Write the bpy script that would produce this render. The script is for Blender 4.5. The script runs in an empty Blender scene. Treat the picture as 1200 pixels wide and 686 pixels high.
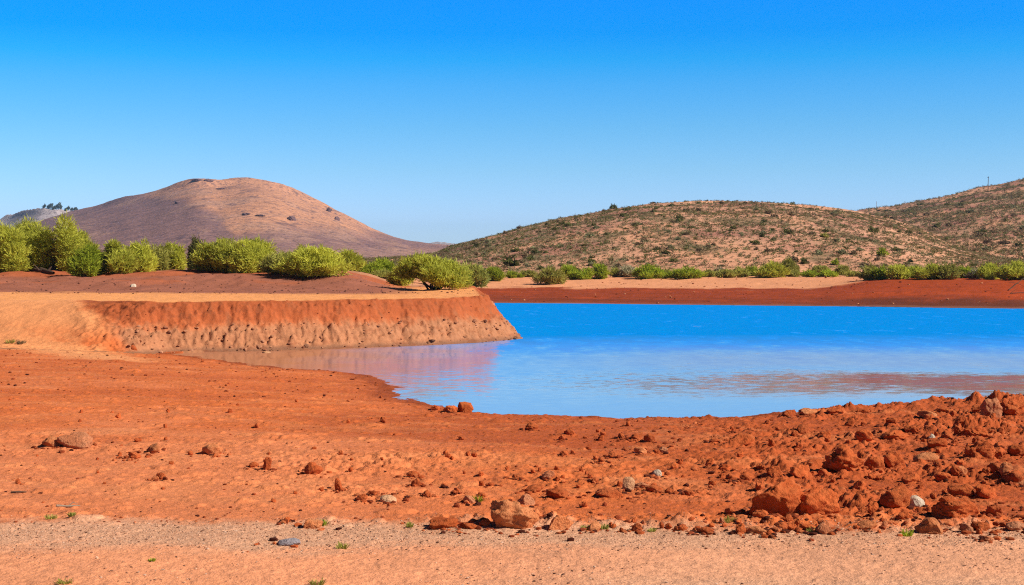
import bpy, math, random
import numpy as np
from mathutils import Vector, noise as mnoise

random.seed(7)
RNG = np.random.default_rng(11)
scene = bpy.context.scene
COL = scene.collection

# ------------------------------------------------------------------ camera geometry
F = 1648.0            # focal length in photo pixels (1200 wide)
HZ = 310.0            # row of the horizon in the photo
CH = 4.0              # camera height over the water (m)
def unproj(px, py, z=0.0):
    d = (CH - z) * F / (py - HZ)
    return ((px - 600.0) * d / F, d)

def lin(r, g, b, k=1.0):
    o = []
    for c in (r, g, b):
        c /= 255.0
        c = c / 12.92 if c <= 0.04045 else ((c + 0.055) / 1.055) ** 2.4
        o.append(c * k)
    return np.array(o)

# ------------------------------------------------------------------ numpy noise
def _hash(ix, iy, seed):
    h = (ix.astype(np.int64) * 374761393 + iy.astype(np.int64) * 668265263 + seed * 974634777) & 0xFFFFFFFF
    h = ((h ^ (h >> 13)) * 1274126177) & 0xFFFFFFFF
    h = ((h ^ (h >> 15)) * 2246822519) & 0xFFFFFFFF
    return ((h ^ (h >> 16)) & 0xFFFFFF) / float(0x1000000)

def gnoise(x, y, seed=0):
    x0 = np.floor(x); y0 = np.floor(y)
    fx = x - x0; fy = y - y0
    u = fx * fx * fx * (fx * (fx * 6 - 15) + 10); v = fy * fy * fy * (fy * (fy * 6 - 15) + 10)
    ix = x0.astype(np.int64); iy = y0.astype(np.int64)
    def g(dx, dy):
        a = _hash(ix + dx, iy + dy, seed) * (2 * math.pi)
        return np.cos(a) * (fx - dx) + np.sin(a) * (fy - dy)
    n00 = g(0, 0); n10 = g(1, 0); n01 = g(0, 1); n11 = g(1, 1)
    a = n00 + u * (n10 - n00); b = n01 + u * (n11 - n01)
    return (a + v * (b - a)) * 1.5

def fbm(x, y, octv=4, seed=0, gain=0.5):
    s = np.zeros_like(x); a = 1.0; f = 1.0; t = 0.0
    for i in range(octv):
        s += a * gnoise(x * f + 17.3 * i, y * f - 9.1 * i, seed + i); t += a; a *= gain; f *= 2.03
    return s / t * 1.6

def lumps(x, y, seed, density=0.5):
    """irregular clods scattered one per cell: height 0..1 (max over neighbours)"""
    ix = np.floor(x); iy = np.floor(y); out = np.zeros_like(x)
    for dx in (-1, 0, 1):
        for dy in (-1, 0, 1):
            cx = ix + dx; cy = iy + dy
            r1 = _hash(cx, cy, seed); r2 = _hash(cx, cy, seed + 1); r3 = _hash(cx, cy, seed + 2); r4 = _hash(cx, cy, seed + 3)
            rad = 0.25 + 0.5 * r3 * r3
            ax = (x - (cx + r1)); ay = (y - (cy + r2))
            ang = r4 * 6.28; c = np.cos(ang); s = np.sin(ang)
            q = ((ax * c + ay * s) / rad) ** 2 + ((-ax * s + ay * c) / (rad * 0.7)) ** 2
            h = np.where(r4 < density, rad * 1.6 * np.clip(1.0 - q, 0, 1) ** 0.55, 0)
            out = np.maximum(out, h)
    return out

def sstep(a, b, x):
    t = np.clip((x - a) / (b - a), 0, 1)
    return t * t * (3 - 2 * t)

def seg_dist(x, y, pts):
    best = np.full(x.shape, 1e9); 
    for (ax, ay), (bx, by) in zip(pts[:-1], pts[1:]):
        dx = bx - ax; dy = by - ay; L = dx * dx + dy * dy
        t = np.clip(((x - ax) * dx + (y - ay) * dy) / L, 0, 1)
        best = np.minimum(best, (x - ax - t * dx) ** 2 + (y - ay - t * dy) ** 2)
    return np.sqrt(best)

def inside(x, y, poly):
    res = np.zeros(x.shape, bool); n = len(poly)
    for i in range(n):
        x1, y1 = poly[i]; x2, y2 = poly[(i + 1) % n]
        if y1 == y2: continue
        c = (y1 > y) != (y2 > y)
        res ^= c & (x < (x2 - x1) * (y - y1) / (y2 - y1) + x1)
    return res

# ------------------------------------------------------------------ scene helpers
def tag(o, label=None, cat=None, group=None, kind=None):
    if label: o['label'] = label
    if cat: o['category'] = cat
    if group: o['group'] = group
    if kind: o['kind'] = kind
    return o

def link(name, data, mat=None, parent=None, loc=None):
    o = bpy.data.objects.new(name, data); COL.objects.link(o)
    if mat is not None and data is not None and not data.materials: data.materials.append(mat)
    if parent: o.parent = parent
    if loc is not None: o.location = loc
    return o

def quad_mesh(name, V, Q, smooth=True, attrs=None):
    """V (n,3) array, Q (m,k) index array"""
    me = bpy.data.meshes.new(name)
    V = np.ascontiguousarray(V, dtype=np.float32); Q = np.ascontiguousarray(Q, dtype=np.int32)
    k = Q.shape[1]
    me.vertices.add(len(V)); me.vertices.foreach_set('co', V.ravel())
    me.loops.add(Q.size); me.loops.foreach_set('vertex_index', Q.ravel())
    me.polygons.add(len(Q)); me.polygons.foreach_set('loop_start', np.arange(0, Q.size, k, dtype=np.int32))
    me.polygons.foreach_set('use_smooth', np.full(len(Q), smooth, dtype=bool))
    me.update(calc_edges=True)
    for an, arr in (attrs or {}).items():
        if arr.ndim == 1:
            a = me.attributes.new(an, 'FLOAT', 'POINT'); a.data.foreach_set('value', arr.astype(np.float32))
        else:
            a = me.attributes.new(an, 'FLOAT_COLOR', 'POINT')
            c = np.ones((len(arr), 4), np.float32); c[:, :3] = arr; a.data.foreach_set('color', c.ravel())
    return me

def grid_faces(nr, nc):
    i = np.arange(nr - 1)[:, None] * nc + np.arange(nc - 1)[None, :]
    i = i.ravel()
    return np.stack([i, i + 1, i + nc + 1, i + nc], 1)

# ------------------------------------------------------------------ materials
def new_mat(name):
    m = bpy.data.materials.new(name); m.use_nodes = True
    nt = m.node_tree
    for n in list(nt.nodes): nt.nodes.remove(n)
    out = nt.nodes.new('ShaderNodeOutputMaterial')
    return m, nt, out

class NB:
    """small node builder"""
    def __init__(s, nt): s.nt = nt
    def n(s, t, **kw):
        nd = s.nt.nodes.new(t)
        for k, v in kw.items(): setattr(nd, k, v)
        return nd
    def set(s, sock, v):
        if hasattr(v, 'is_linked') or isinstance(v, bpy.types.NodeSocket): s.nt.links.new(v, sock)
        else:
            if sock.type == 'RGBA' and len(v) == 3: v = (*v, 1)
            sock.default_value = v
    def noise(s, co, scale, detail=4, rough=0.55, dist=0.0):
        nd = s.n('ShaderNodeTexNoise'); s.set(nd.inputs['Vector'], co)
        nd.inputs['Scale'].default_value = scale; nd.inputs['Detail'].default_value = detail
        nd.inputs['Roughness'].default_value = rough; nd.inputs['Distortion'].default_value = dist
        return nd.outputs['Fac']
    def math(s, op, a, b=None, clamp=False):
        nd = s.n('ShaderNodeMath', operation=op, use_clamp=clamp); s.set(nd.inputs[0], a)
        if b is not None: s.set(nd.inputs[1], b)
        return nd.outputs[0]
    def mapr(s, v, a, b, c, d):
        nd = s.n('ShaderNodeMapRange'); s.set(nd.inputs[0], v)
        for i, q in enumerate((a, b, c, d)): nd.inputs[i + 1].default_value = q
        return nd.outputs[0]
    def mix(s, fac, a, b, mode='MIX'):
        nd = s.n('ShaderNodeMix', data_type='RGBA', blend_type=mode)
        s.set(nd.inputs[0], fac); s.set(nd.inputs[6], a); s.set(nd.inputs[7], b)
        return nd.outputs[2]
    def scale_col(s, col, fac):
        nd = s.n('ShaderNodeVectorMath', operation='SCALE'); s.set(nd.inputs[0], col); s.set(nd.inputs['Scale'], fac)
        return nd.outputs[0]
    def bump(s, h, strength, dist, normal=None):
        nd = s.n('ShaderNodeBump'); s.set(nd.inputs['Height'], h)
        nd.inputs['Strength'].default_value = strength; nd.inputs['Distance'].default_value = dist
        if normal is not None: s.set(nd.inputs['Normal'], normal)
        return nd.outputs[0]
    def principled(s, out, col, rough=0.9, normal=None, spec=0.2):
        p = s.n('ShaderNodeBsdfPrincipled'); s.set(p.inputs['Base Color'], col)
        s.set(p.inputs['Roughness'], rough); p.inputs['Specular IOR Level'].default_value = spec
        if normal is not None: s.set(p.inputs['Normal'], normal)
        s.nt.links.new(p.outputs[0], out.inputs['Surface'])
        return p

def ground_material():
    m, nt, out = new_mat('soil'); b = NB(nt)
    at = b.n('ShaderNodeAttribute', attribute_name='soil'); gr = b.n('ShaderNodeAttribute', attribute_name='grit')
    co = b.n('ShaderNodeNewGeometry').outputs['Position']
    n1 = b.noise(co, 0.9, 6, 0.6); n2 = b.noise(co, 9, 5, 0.65); n3 = b.noise(co, 42, 3, 0.6)
    k = b.math('MULTIPLY', b.mapr(n1, 0.25, 0.75, 0.90, 1.10), b.mapr(n2, 0.25, 0.75, 0.84, 1.15))
    gf = gr.outputs['Fac']
    k3 = b.mapr(n3, 0.28, 0.72, 0.62, 1.32)
    kk = b.math('ADD', 1.0, b.math('MULTIPLY', b.math('SUBTRACT', k3, 1.0), gf))
    col = b.scale_col(b.scale_col(at.outputs['Color'], k), kk)
    # stray dark grains and pale grains of the soil
    vor = b.n('ShaderNodeTexVoronoi'); b.set(vor.inputs['Vector'], co); vor.inputs['Scale'].default_value = 11
    dark = b.math('MULTIPLY', b.math('LESS_THAN', vor.outputs['Distance'], 0.16), b.math('GREATER_THAN', b.noise(co, 2.1, 4, 0.6), 0.56))
    col = b.mix(b.math('MULTIPLY', dark, 0.55), col, tuple(lin(84, 46, 32)))
    h = b.math('ADD', b.math('MULTIPLY', n2, 1.0), b.math('MULTIPLY', n3, 0.45))
    nrm = b.bump(h, 0.6, 0.05)
    b.principled(out, col, 0.95, nrm, 0.12)
    return m

def simple_soil_material(name, scale, lo, hi, bump=0.4, bdist=0.5, speck=None):
    m, nt, out = new_mat(name); b = NB(nt)
    at = b.n('ShaderNodeAttribute', attribute_name='soil')
    co = b.n('ShaderNodeNewGeometry').outputs['Position']
    n1 = b.noise(co, scale, 6, 0.65); n2 = b.noise(co, scale * 6.3, 4, 0.6)
    k = b.math('MULTIPLY', b.mapr(n1, 0.25, 0.75, lo, hi), b.mapr(n2, 0.25, 0.75, lo, hi))
    col = b.scale_col(at.outputs['Color'], k)
    if speck:
        mpg = b.n('ShaderNodeMapping'); b.set(mpg.inputs['Vector'], co); mpg.inputs['Scale'].default_value = (1, .35, 1)
        sp = b.noise(mpg.outputs[0], speck[0], 5, .72)
        col = b.mix(b.mapr(sp, .50, .62, 0, .7), col, tuple(speck[1]))
    nrm = b.bump(b.math('ADD', n1, n2), bump, bdist)
    b.principled(out, col, 0.95, nrm, 0.1)
    return m

def rock_material(name, c1, c2, c3):
    m, nt, out = new_mat(name); b = NB(nt)
    co = b.n('ShaderNodeNewGeometry').outputs['Position']
    oi = b.n('ShaderNodeObjectInfo')
    n1 = b.noise(co, 3.5, 5, 0.6, 0.4); n2 = b.noise(co, 22, 5, 0.65); n3 = b.noise(co, 75, 3, 0.6)
    col = b.mix(b.mapr(n1, 0.35, 0.65, 0, 1), tuple(c1), tuple(c2))
    col = b.mix(b.mapr(n2, 0.55, 0.75, 0, 0.75), col, tuple(c3))
    col = b.scale_col(col, b.math('MULTIPLY', b.mapr(oi.outputs['Random'], 0, 1, 0.82, 1.15), b.mapr(n3, 0.3, 0.7, 0.8, 1.2)))
    h = b.math('ADD', b.math('MULTIPLY', n2, 1.0), b.math('MULTIPLY', n3, 0.35))
    b.principled(out, col, 0.92, b.bump(h, 0.7, 0.06), 0.15)
    return m

def leaf_material(name, c_lo, c_hi, trans=0.3):
    m, nt, out = new_mat(name); b = NB(nt)
    at = b.n('ShaderNodeAttribute', attribute_name='tone'); oi = b.n('ShaderNodeObjectInfo')
    col = b.mix(at.outputs['Fac'], tuple(c_lo), tuple(c_hi))
    col = b.scale_col(col, b.mapr(oi.outputs['Random'], 0, 1, 0.85, 1.15))
    d = b.n('ShaderNodeBsdfDiffuse'); b.set(d.inputs['Color'], col)
    t = b.n('ShaderNodeBsdfTranslucent'); b.set(t.inputs['Color'], col)
    mx = b.n('ShaderNodeMixShader'); mx.inputs[0].default_value = trans
    nt.links.new(d.outputs[0], mx.inputs[1]); nt.links.new(t.outputs[0], mx.inputs[2])
    nt.links.new(mx.outputs[0], out.inputs['Surface'])
    return m

def wood_material(name, c1, c2):
    m, nt, out = new_mat(name); b = NB(nt)
    co = b.n('ShaderNodeTexCoord').outputs['Object']
    n1 = b.noise(co, 14, 4, 0.6)
    b.principled(out, b.mix(n1, tuple(c1), tuple(c2)), 0.9, b.bump(n1, 0.5, 0.02), 0.15)
    return m

def water_material():
    m, nt, out = new_mat('lake_water'); b = NB(nt)
    co = b.n('ShaderNodeNewGeometry').outputs['Position']
    sep = b.n('ShaderNodeSeparateXYZ'); b.set(sep.inputs[0], co)
    X, Y = sep.outputs[0], sep.outputs[1]
    # wind zone: open far water is rippled, the near and sheltered water lies calm
    wig = b.math('MULTIPLY', b.math('SUBTRACT', b.noise(co, 0.06, 3, 0.5), 0.5), 9)
    yw = b.math('ADD', Y, wig)
    wind = b.math('ADD', b.mapr(yw, 62, 84, 0.0, 1.0), b.mapr(yw, 46, 60, 0.0, 0.12))
    mp = b.n('ShaderNodeMapping'); b.set(mp.inputs['Vector'], co); mp.inputs['Scale'].default_value = (0.8, 2.2, 1.0)
    mp.inputs['Rotation'].default_value = (0, 0, 0.12)
    def slopes(scale, detail):
        nd = b.n('ShaderNodeTexNoise'); b.set(nd.inputs['Vector'], mp.outputs[0]); nd.inputs['Scale'].default_value = scale
        nd.inputs['Detail'].default_value = detail; nd.inputs['Roughness'].default_value = .6
        sc = b.n('ShaderNodeSeparateColor'); b.set(sc.inputs[0], nd.outputs['Color'])
        return b.math('SUBTRACT', sc.outputs[0], .5), b.math('SUBTRACT', sc.outputs[1], .5)
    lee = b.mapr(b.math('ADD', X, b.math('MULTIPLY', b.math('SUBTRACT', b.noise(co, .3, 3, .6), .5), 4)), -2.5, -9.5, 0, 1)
    ax, ay = slopes(2.6, 3)
    patch = b.mapr(b.noise(mp.outputs[0], .30, 4, .6), .3, .7, .7, 1.25)
    amp = b.math('ADD', CALM, b.math('MULTIPLY', b.math('MULTIPLY', wind, patch), WIND))
    calm = b.math('MULTIPLY', b.mapr(yw, 39, 46, 0, 1), b.mapr(yw, 50, 56, 1, 0))
    amp = b.math('ADD', amp, b.math('MULTIPLY', calm, .10))
    amp = b.math('MULTIPLY', amp, b.mapr(lee, 0, 1, 1, .35))
    chm = b.n('ShaderNodeMapping'); b.set(chm.inputs['Vector'], co); chm.inputs['Scale'].default_value = (.75, .26, 1); chm.inputs['Rotation'].default_value = (0, 0, .1)
    chop = b.mapr(b.noise(chm.outputs[0], 1.0, 3, .6), .3, .7, .45, 1.5)
    sx = b.math('MULTIPLY', ax, amp)
    # normals tilted to steer reflections: higher sky far out, hill in the right band
    swn = b.n('ShaderNodeMapping'); b.set(swn.inputs['Vector'], co); swn.inputs['Scale'].default_value = (.35, .55, 1)
    mirror_tilt = b.math('MULTIPLY', b.math('MULTIPLY', b.mapr(yw, 40, 46, 0, 1), b.mapr(yw, 49, 53, 1, 0)), b.mapr(X, 0, 14, 0, 1))
    mirror_tilt = b.math('MULTIPLY', mirror_tilt, b.mapr(b.noise(swn.outputs[0], 1.0, 3, .6), .3, .7, .55, 1.2))
    sy = b.math('SUBTRACT', b.math('MULTIPLY', ay, amp), b.math('MULTIPLY', b.math('MULTIPLY', wind, chop), LEAN))
    sy = b.math('ADD', sy, b.math('MULTIPLY', mirror_tilt, MIRROR_TILT))
    cx = b.n('ShaderNodeCombineXYZ'); b.set(cx.inputs[0], sx); b.set(cx.inputs[1], sy); cx.inputs[2].default_value = 1.0
    nv = b.n('ShaderNodeVectorMath', operation='NORMALIZE'); b.set(nv.inputs[0], cx.outputs[0]); nrm = nv.outputs[0]
    # brown reflections of bank and hill painted into the water colour
    st = b.n('ShaderNodeMapping'); b.set(st.inputs['Vector'], co); st.inputs['Scale'].default_value = (0.22, 0.9, 1)
    sn = b.noise(st.outputs[0], 1.0, 5, 0.6, 0.6)
    band = b.math('MULTIPLY', b.mapr(yw, 40.5, 43.5, 0, 1), b.mapr(yw, 50.5, 54, 1, 0))
    reflection_tint = b.math('MULTIPLY', b.math('MULTIPLY', band, b.mapr(X, 3, 12, 0, 1)), b.mapr(sn, 0.3, 0.6, 0.25, 1))
    mid = b.math('MULTIPLY', b.math('MULTIPLY', b.mapr(yw, 50, 56, 0, 1), b.mapr(yw, 60, 70, 1, 0)), b.mapr(X, -2, 8, 0, .42))
    reflection_tint = b.math('MAXIMUM', b.math('MAXIMUM', b.math('MULTIPLY', reflection_tint, 0.62), mid), b.math('MULTIPLY', lee, 0.95))
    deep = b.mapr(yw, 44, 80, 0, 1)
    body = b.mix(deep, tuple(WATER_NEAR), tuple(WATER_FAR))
    body = b.mix(reflection_tint, body, tuple(lin(186, 122, 86)))
    p = b.n('ShaderNodeBsdfPrincipled'); b.set(p.inputs['Base Color'], body)
    p.inputs['Roughness'].default_value = 0.06; p.inputs['IOR'].default_value = 1.333
    b.set(p.inputs['Specular IOR Level'], b.mapr(reflection_tint, 0, 0.7, 0.5, 0.30))
    b.set(p.inputs['Normal'], nrm)
    bank_reflection = b.n('ShaderNodeBsdfDiffuse'); b.set(bank_reflection.inputs['Color'], tuple(lin(200, 132, 92, .8)))  # the bank's brown reflection, laid over the water as flat diffuse colour
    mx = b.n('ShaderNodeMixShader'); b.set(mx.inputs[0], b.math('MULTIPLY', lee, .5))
    nt.links.new(p.outputs[0], mx.inputs[1]); nt.links.new(bank_reflection.outputs[0], mx.inputs[2]); nt.links.new(mx.outputs[0], out.inputs['Surface'])
    return m

WIND = 0.42
CALM = 0.035
LEAN = 0.17
MIRROR_TILT = 0.046
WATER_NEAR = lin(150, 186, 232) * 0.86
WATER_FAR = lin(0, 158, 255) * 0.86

# ------------------------------------------------------------------ plan of the place
U = unproj
NEAR = [U(*p) for p in ((196, 415), (232, 419), (300, 428), (345, 433), (400, 436), (436, 441), (452, 449), (462, 455), (463, 462), (482, 469), (520, 477),
                        (560, 484), (620, 487), (700, 490), (800, 491), (880, 488), (940, 484), (1000, 481), (1100, 476), (1200, 470), (1290, 463))] + [(34, 48), (60, 58), (90, 74)]
TIP = U(612, 397)
BANK = [U(*p) for p in ((196, 414), (240, 413), (300, 412), (400, 409), (500, 405), (560, 402))] + [TIP, (0.1, 84.0), (-1.0, 110.0), (-2.2, 146.0)]
FAR = [(-2.2, 146.0)] + [U(*p) for p in ((700, 356), (850, 358), (1000, 359.5), (1100, 361), (1200, 362))] + [(70, 126), (92, 122)]
LAKE = NEAR + [(96, 98)] + FAR[::-1] + BANK[::-1][1:-1]
TOE = [(-120.0, 50.0), U(-200, 402, .55), U(0, 404, .55), U(50, 405, .52), U(100, 408, .42), U(145, 411, .25)] + BANK
PLATEAU = TOE + [(-60.0, 6000.0), (-6000.0, 6000.0), (-6000.0, 50.0)]

def px_of(x, y): return 600.0 + F * x / np.maximum(y, 0.1)

def ground_height(x, y):
    """returns height and the masks used for the soil colours"""
    M = {}
    px = px_of(x, y)
    lake = inside(x, y, LAKE)
    w1 = fbm(x * 0.35, y * 0.35, 3, 5) * 0.55 + fbm(x * 1.7, y * 1.7, 3, 9) * 0.18
    sN = seg_dist(x, y, NEAR)
    sAll = np.minimum(np.minimum(sN, seg_dist(x, y, BANK)), seg_dist(x, y, FAR))
    plat = inside(x, y, PLATEAU)
    db = seg_dist(x, y, TOE)
    db = np.where(plat, db, -db)
    # near shore
    sn = np.maximum(sN + w1 * np.minimum(1, sN + .3) * 0.8, 0)
    zn = 0.66 * (1 - np.exp(-sn / 7.0)) + 0.02 * fbm(x * 0.5, y * 0.5, 3, 21)
    zn += 0.05 * sstep(19.5, 18.3, y + 0.02 * x) * 0
    # plateau
    left = sstep(190, 70, px)
    wid = 2.15 + 5.0 * left
    rill = fbm(x * 1.1 + y * 0.6, y * 0.25, 4, 31, 0.62)
    rill2 = -np.abs(gnoise(x * 0.75 + y * 0.35, y * 0.12, 77)) + 0.25
    dbe = db + (rill * 0.025) * sstep(-0.1, 0.8, db) * (1 - 0.85 * left) + w1 * 0.14
    u = np.clip(dbe / wid, 0, 1)
    prof = np.interp(u, [0, .12, .5, .58, .80, .90, 1.0], [0, .10, .50, .60, .90, .975, 1.0])
    profl = sstep(0, 1, u)
    prof = prof * (1 - left) + profl * left
    rise = 1.15 * sstep(88, 110, y + 2.2 * fbm(x * 0.12, y * 0.12, 3, 44)) * sstep(485, 400, px)
    rise += 0.5 * sstep(104, 150, y) * sstep(560, 300, px)
    bump = 0.22 * fbm(x * 0.22, y * 0.22, 4, 51) * sstep(82, 100, y)
    top = 2.27 + rise + bump + 0.035 * fbm(x * .6, y * .6, 3, 61)
    zlow = np.where(lake, -0.02, zn * sstep(265, 120, px))
    zp = zlow * (1 - prof) + top * prof
    # far shore
    dF = seg_dist(x, y, FAR) + 1.3 * fbm(x * 0.05, y * 0.08, 3, 71)
    dF = np.maximum(dF, 0)
    rt = sstep(930, 1060, px)
    zf0 = np.interp(dF, [0, 4, 20, 24, 40, 60, 120, 2000], [0, .16, 1.22, 1.38, 2.2, 2.45, 2.6, 3.0])
    zf1 = np.interp(dF, [0, 3, 14, 22, 26, 60, 120, 2000], [0, .16, 1.35, 2.1, 2.3, 2.5, 2.6, 3.0])
    zf = zf0 * (1 - rt) + zf1 * rt + 0.11 * fbm(x * 0.25, y * 0.3, 5, 81, .6) * sstep(0, 6, dF) + .05 * np.abs(fbm(x * .08, y * 1.1, 3, 87)) * sstep(0, 3, dF)
    tb = sstep(112, 146, y - 0.0 * x) * sstep(-60, -8, x) 
    tb = sstep(112, 146, y)
    z_land_b = zp * (1 - tb) + zf * tb
    farside = (y > 78 + 0.0 * x) & ~plat & ~lake
    z = np.where(plat, z_land_b, np.where(farside & (seg_dist(x, y, FAR) < sN), zf, zn))
    bed = -np.minimum(0.9, 0.09 * sAll) + np.minimum(0.02, sAll * .02) * w1
    z = np.where(lake, bed, z)
    M.update(px=px, lake=lake, sN=sN, sAll=sAll, plat=plat, db=db, dbe=dbe, left=left, wid=wid, dF=dF, rt=rt, tb=tb, prof=prof, u=u)
    return z, M

# ------------------------------------------------------------------ the ground sheet
pxs = np.concatenate([np.arange(-520, -60, 9.0), np.arange(-60, 1260.1, 1.45), np.arange(1265, 1725, 9.0)])
dd = [np.arange(3, 12, .35)]
t = np.linspace(0, 1, 640); dd.append(12 + 28 * (0.55 * t + 0.45 * t * t))
dd.append(np.linspace(40.15, 60, 130)); dd.append(np.linspace(60.06, 79, 370)); dd.append(np.linspace(79.15, 112, 150))
dd.append(np.linspace(112.5, 200, 150)); dd.append(np.geomspace(204, 6500, 50))
ds = np.concatenate(dd)
GP, GD = np.meshgrid(pxs, ds)
GX = (GP - 600) * GD / F; GY = GD
GZ, M = ground_height(GX, GY)
near = int(np.searchsorted(ds, 62.0))
nx, ny = GX[:near], GY[:near]
npx = M['px'][:near]
prow = HZ + F * (CH - GZ[:near]) / ny                     # photo row of each spot, used only as plan coordinate of the clod field
land = (~M['lake'][:near]) & ~((M['plat'][:near]) & (M['db'][:near] > 1))
# how cloddy the ground is over the plan
cl = np.clip(sstep(700, 1000, npx) * sstep(13.2 + 4.0, 19.4, ny), 0, 1) * sstep(45, 38, ny)
band = sstep(27.5, 25.2, ny) * sstep(19.6, 21.0, ny) * sstep(150, 420, npx) * 0.5
edge = np.exp(-((ny - 18.55 + 0.0007 * (npx - 600)) / 0.42) ** 2) * sstep(420, 620, npx) * 0.75
edge2 = sstep(1.6, 0.4, M['sN'][:near]) * sstep(430, 560, npx) * 0.55
leftc = sstep(30.5, 28, ny) * sstep(24.5, 26.5, ny) * sstep(420, 120, npx) * 0.33
clod = np.clip(np.maximum.reduce([cl, band, edge, edge2, leftc, np.full_like(cl, 0.05)]), 0, 1)
clod *= np.clip(0.65 + 0.8 * fbm(nx * .35, ny * .35, 3, 99), 0.1, 1.3)
smooth_track = sstep(18.2, 17.6, ny)
clod = clod * (1 - 0.97 * smooth_track) * np.where(land, 1, 0)
clod *= 1 - 0.8 * (M['lake'][:near])
wxn = nx + 0.05 * fbm(nx * 4, ny * 4, 3, 101); wyn = ny + 0.05 * fbm(nx * 4, ny * 4, 3, 111)
L1 = lumps(wxn * 1.25, wyn * 1.25, 201, .55); L2 = lumps(wxn * 3.1, wyn * 3.1, 211, .6); L3 = lumps(wxn * 7.5, wyn * 7.5, 221, .6)
rough = fbm(nx * 6, ny * 6, 4, 131, .6)
ridge = 0.19 * np.exp(-((M['sN'][:near] - 1.6) / 1.5) ** 2) * sstep(820, 1180, npx) * land
dz = clod * (0.12 * sstep(.3, .7, clod) * L1 * (0.7 + 0.3 * rough) + 0.085 * L2 + 0.055 * L3) + (0.010 + 0.028 * clod) * rough + (.004 + .014 * clod) * fbm(nx * 19, ny * 15, 3, 139, .65) + clod * .05 * fbm(nx * 1.3, ny * 1.3, 3, 137)
bil = np.abs(fbm(wxn * 1.1, wyn * 1.1, 3, 171)) * .15 + np.abs(fbm(wxn * 3.4, wyn * 3.4, 3, 181)) * .09 + np.abs(fbm(nx * 10, ny * 10, 3, 191)) * .035
dz += clod * (bil - .06) * .75 * (0.55 + .45 * sstep(.3, .8, clod))
dz += 0.045 * np.exp(-((ny - 18.6) / 0.35) ** 2) * np.where(land, 1, 0) * sstep(300, 700, npx)
dz += ridge
flat_l = lumps(wxn * 2.3, wyn * 2.3, 231, .10) * 0.05 + lumps(wxn * 6.3, wyn * 6.3, 241, .18) * .03
dz += np.where(land, flat_l * (1 - 0.9 * smooth_track) * sstep(0.2, 1.0, M['sN'][:near]), 0)
shore_n = .05 * fbm(nx * 1.1, ny * .8, 5, 173, .6) * np.exp(-(M['sN'][:near] / 1.6) ** 2)
dz *= np.where(land, sstep(-0.05, 0.5, M['sN'][:near]) * .85 + .15, 0.0)
GZ[:near] += dz + shore_n
# rubble and hollows of the bank face
bank_i = slice(int(np.searchsorted(ds, 59.0)), int(np.searchsorted(ds, 90.0)))
bx, by = GX[bank_i], GY[bank_i]
face = sstep(-0.1, 0.3, M['db'][bank_i]) * sstep(M['wid'][bank_i] + .35, M['wid'][bank_i] - .4, M['dbe'][bank_i]) * np.where(M['plat'][bank_i], 1, 0)
low = sstep(0.62, 0.40, M['u'][bank_i])
fr = fbm(bx * 3.2, by * 3.2, 4, 141, .62)
kz = face * (1 - .9 * M['left'][bank_i]) * sstep(0.0, .5, M['db'][bank_i]) * (.12 + .88 * sstep(1.0, .78, M['u'][bank_i]))
GZ[bank_i] += kz * (low * (0.17 * lumps(bx * 1.6, by * 1.6, 251, .5) + .15 * lumps(bx * 4, by * 4, 261, .6) - .04) + 0.17 * fr * (0.6 + .4 * low) + .10 * np.abs(fbm(bx * 5, by * 5, 3, 145)) + .16 * fbm(bx * .9, by * .9, 3, 147))
pit = lumps(bx * 0.9, by * 1.4, 271, .28)
GZ[bank_i] -= kz * (1 - low) * (0.10 * pit + .07 * lumps(bx * 2.6, by * 2.2, 281, .35) - .17 * fbm(bx * 1.5, by * 1.9, 3, 149))
GZ[bank_i] += np.where(M['plat'][bank_i], (1 - face) * sstep(0.3, 1, M['db'][bank_i]), 0) * .02 * fbm(bx * 2, by * 2, 3, 151)

def gi(px, d):
    j = float(np.interp(px, pxs, np.arange(len(pxs)))); i = float(np.interp(d, ds, np.arange(len(ds))))
    i0 = min(int(i), len(ds) - 2); j0 = min(int(j), len(pxs) - 2); a = i - i0; c = j - j0
    z = GZ[i0:i0 + 2, j0:j0 + 2]
    return float((z[0, 0] * (1 - c) + z[0, 1] * c) * (1 - a) + (z[1, 0] * (1 - c) + z[1, 1] * c) * a)
def gz(x, y): return gi(600 + F * x / y, y)
def spot(px, py):
    """where on the ground the photo shows the point px, py"""
    j = int(np.argmin(np.abs(pxs - px)))
    rows = HZ + F * (CH - GZ[:, j]) / ds
    i = np.argmax(rows <= py)
    if rows[i] > py: i = len(ds) - 1
    i = max(i, 1)
    d = float(np.interp(-py, [-rows[i - 1], -rows[i]], [ds[i - 1], ds[i]]))
    return ((px - 600) * d / F, d, gi(px, d))

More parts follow.
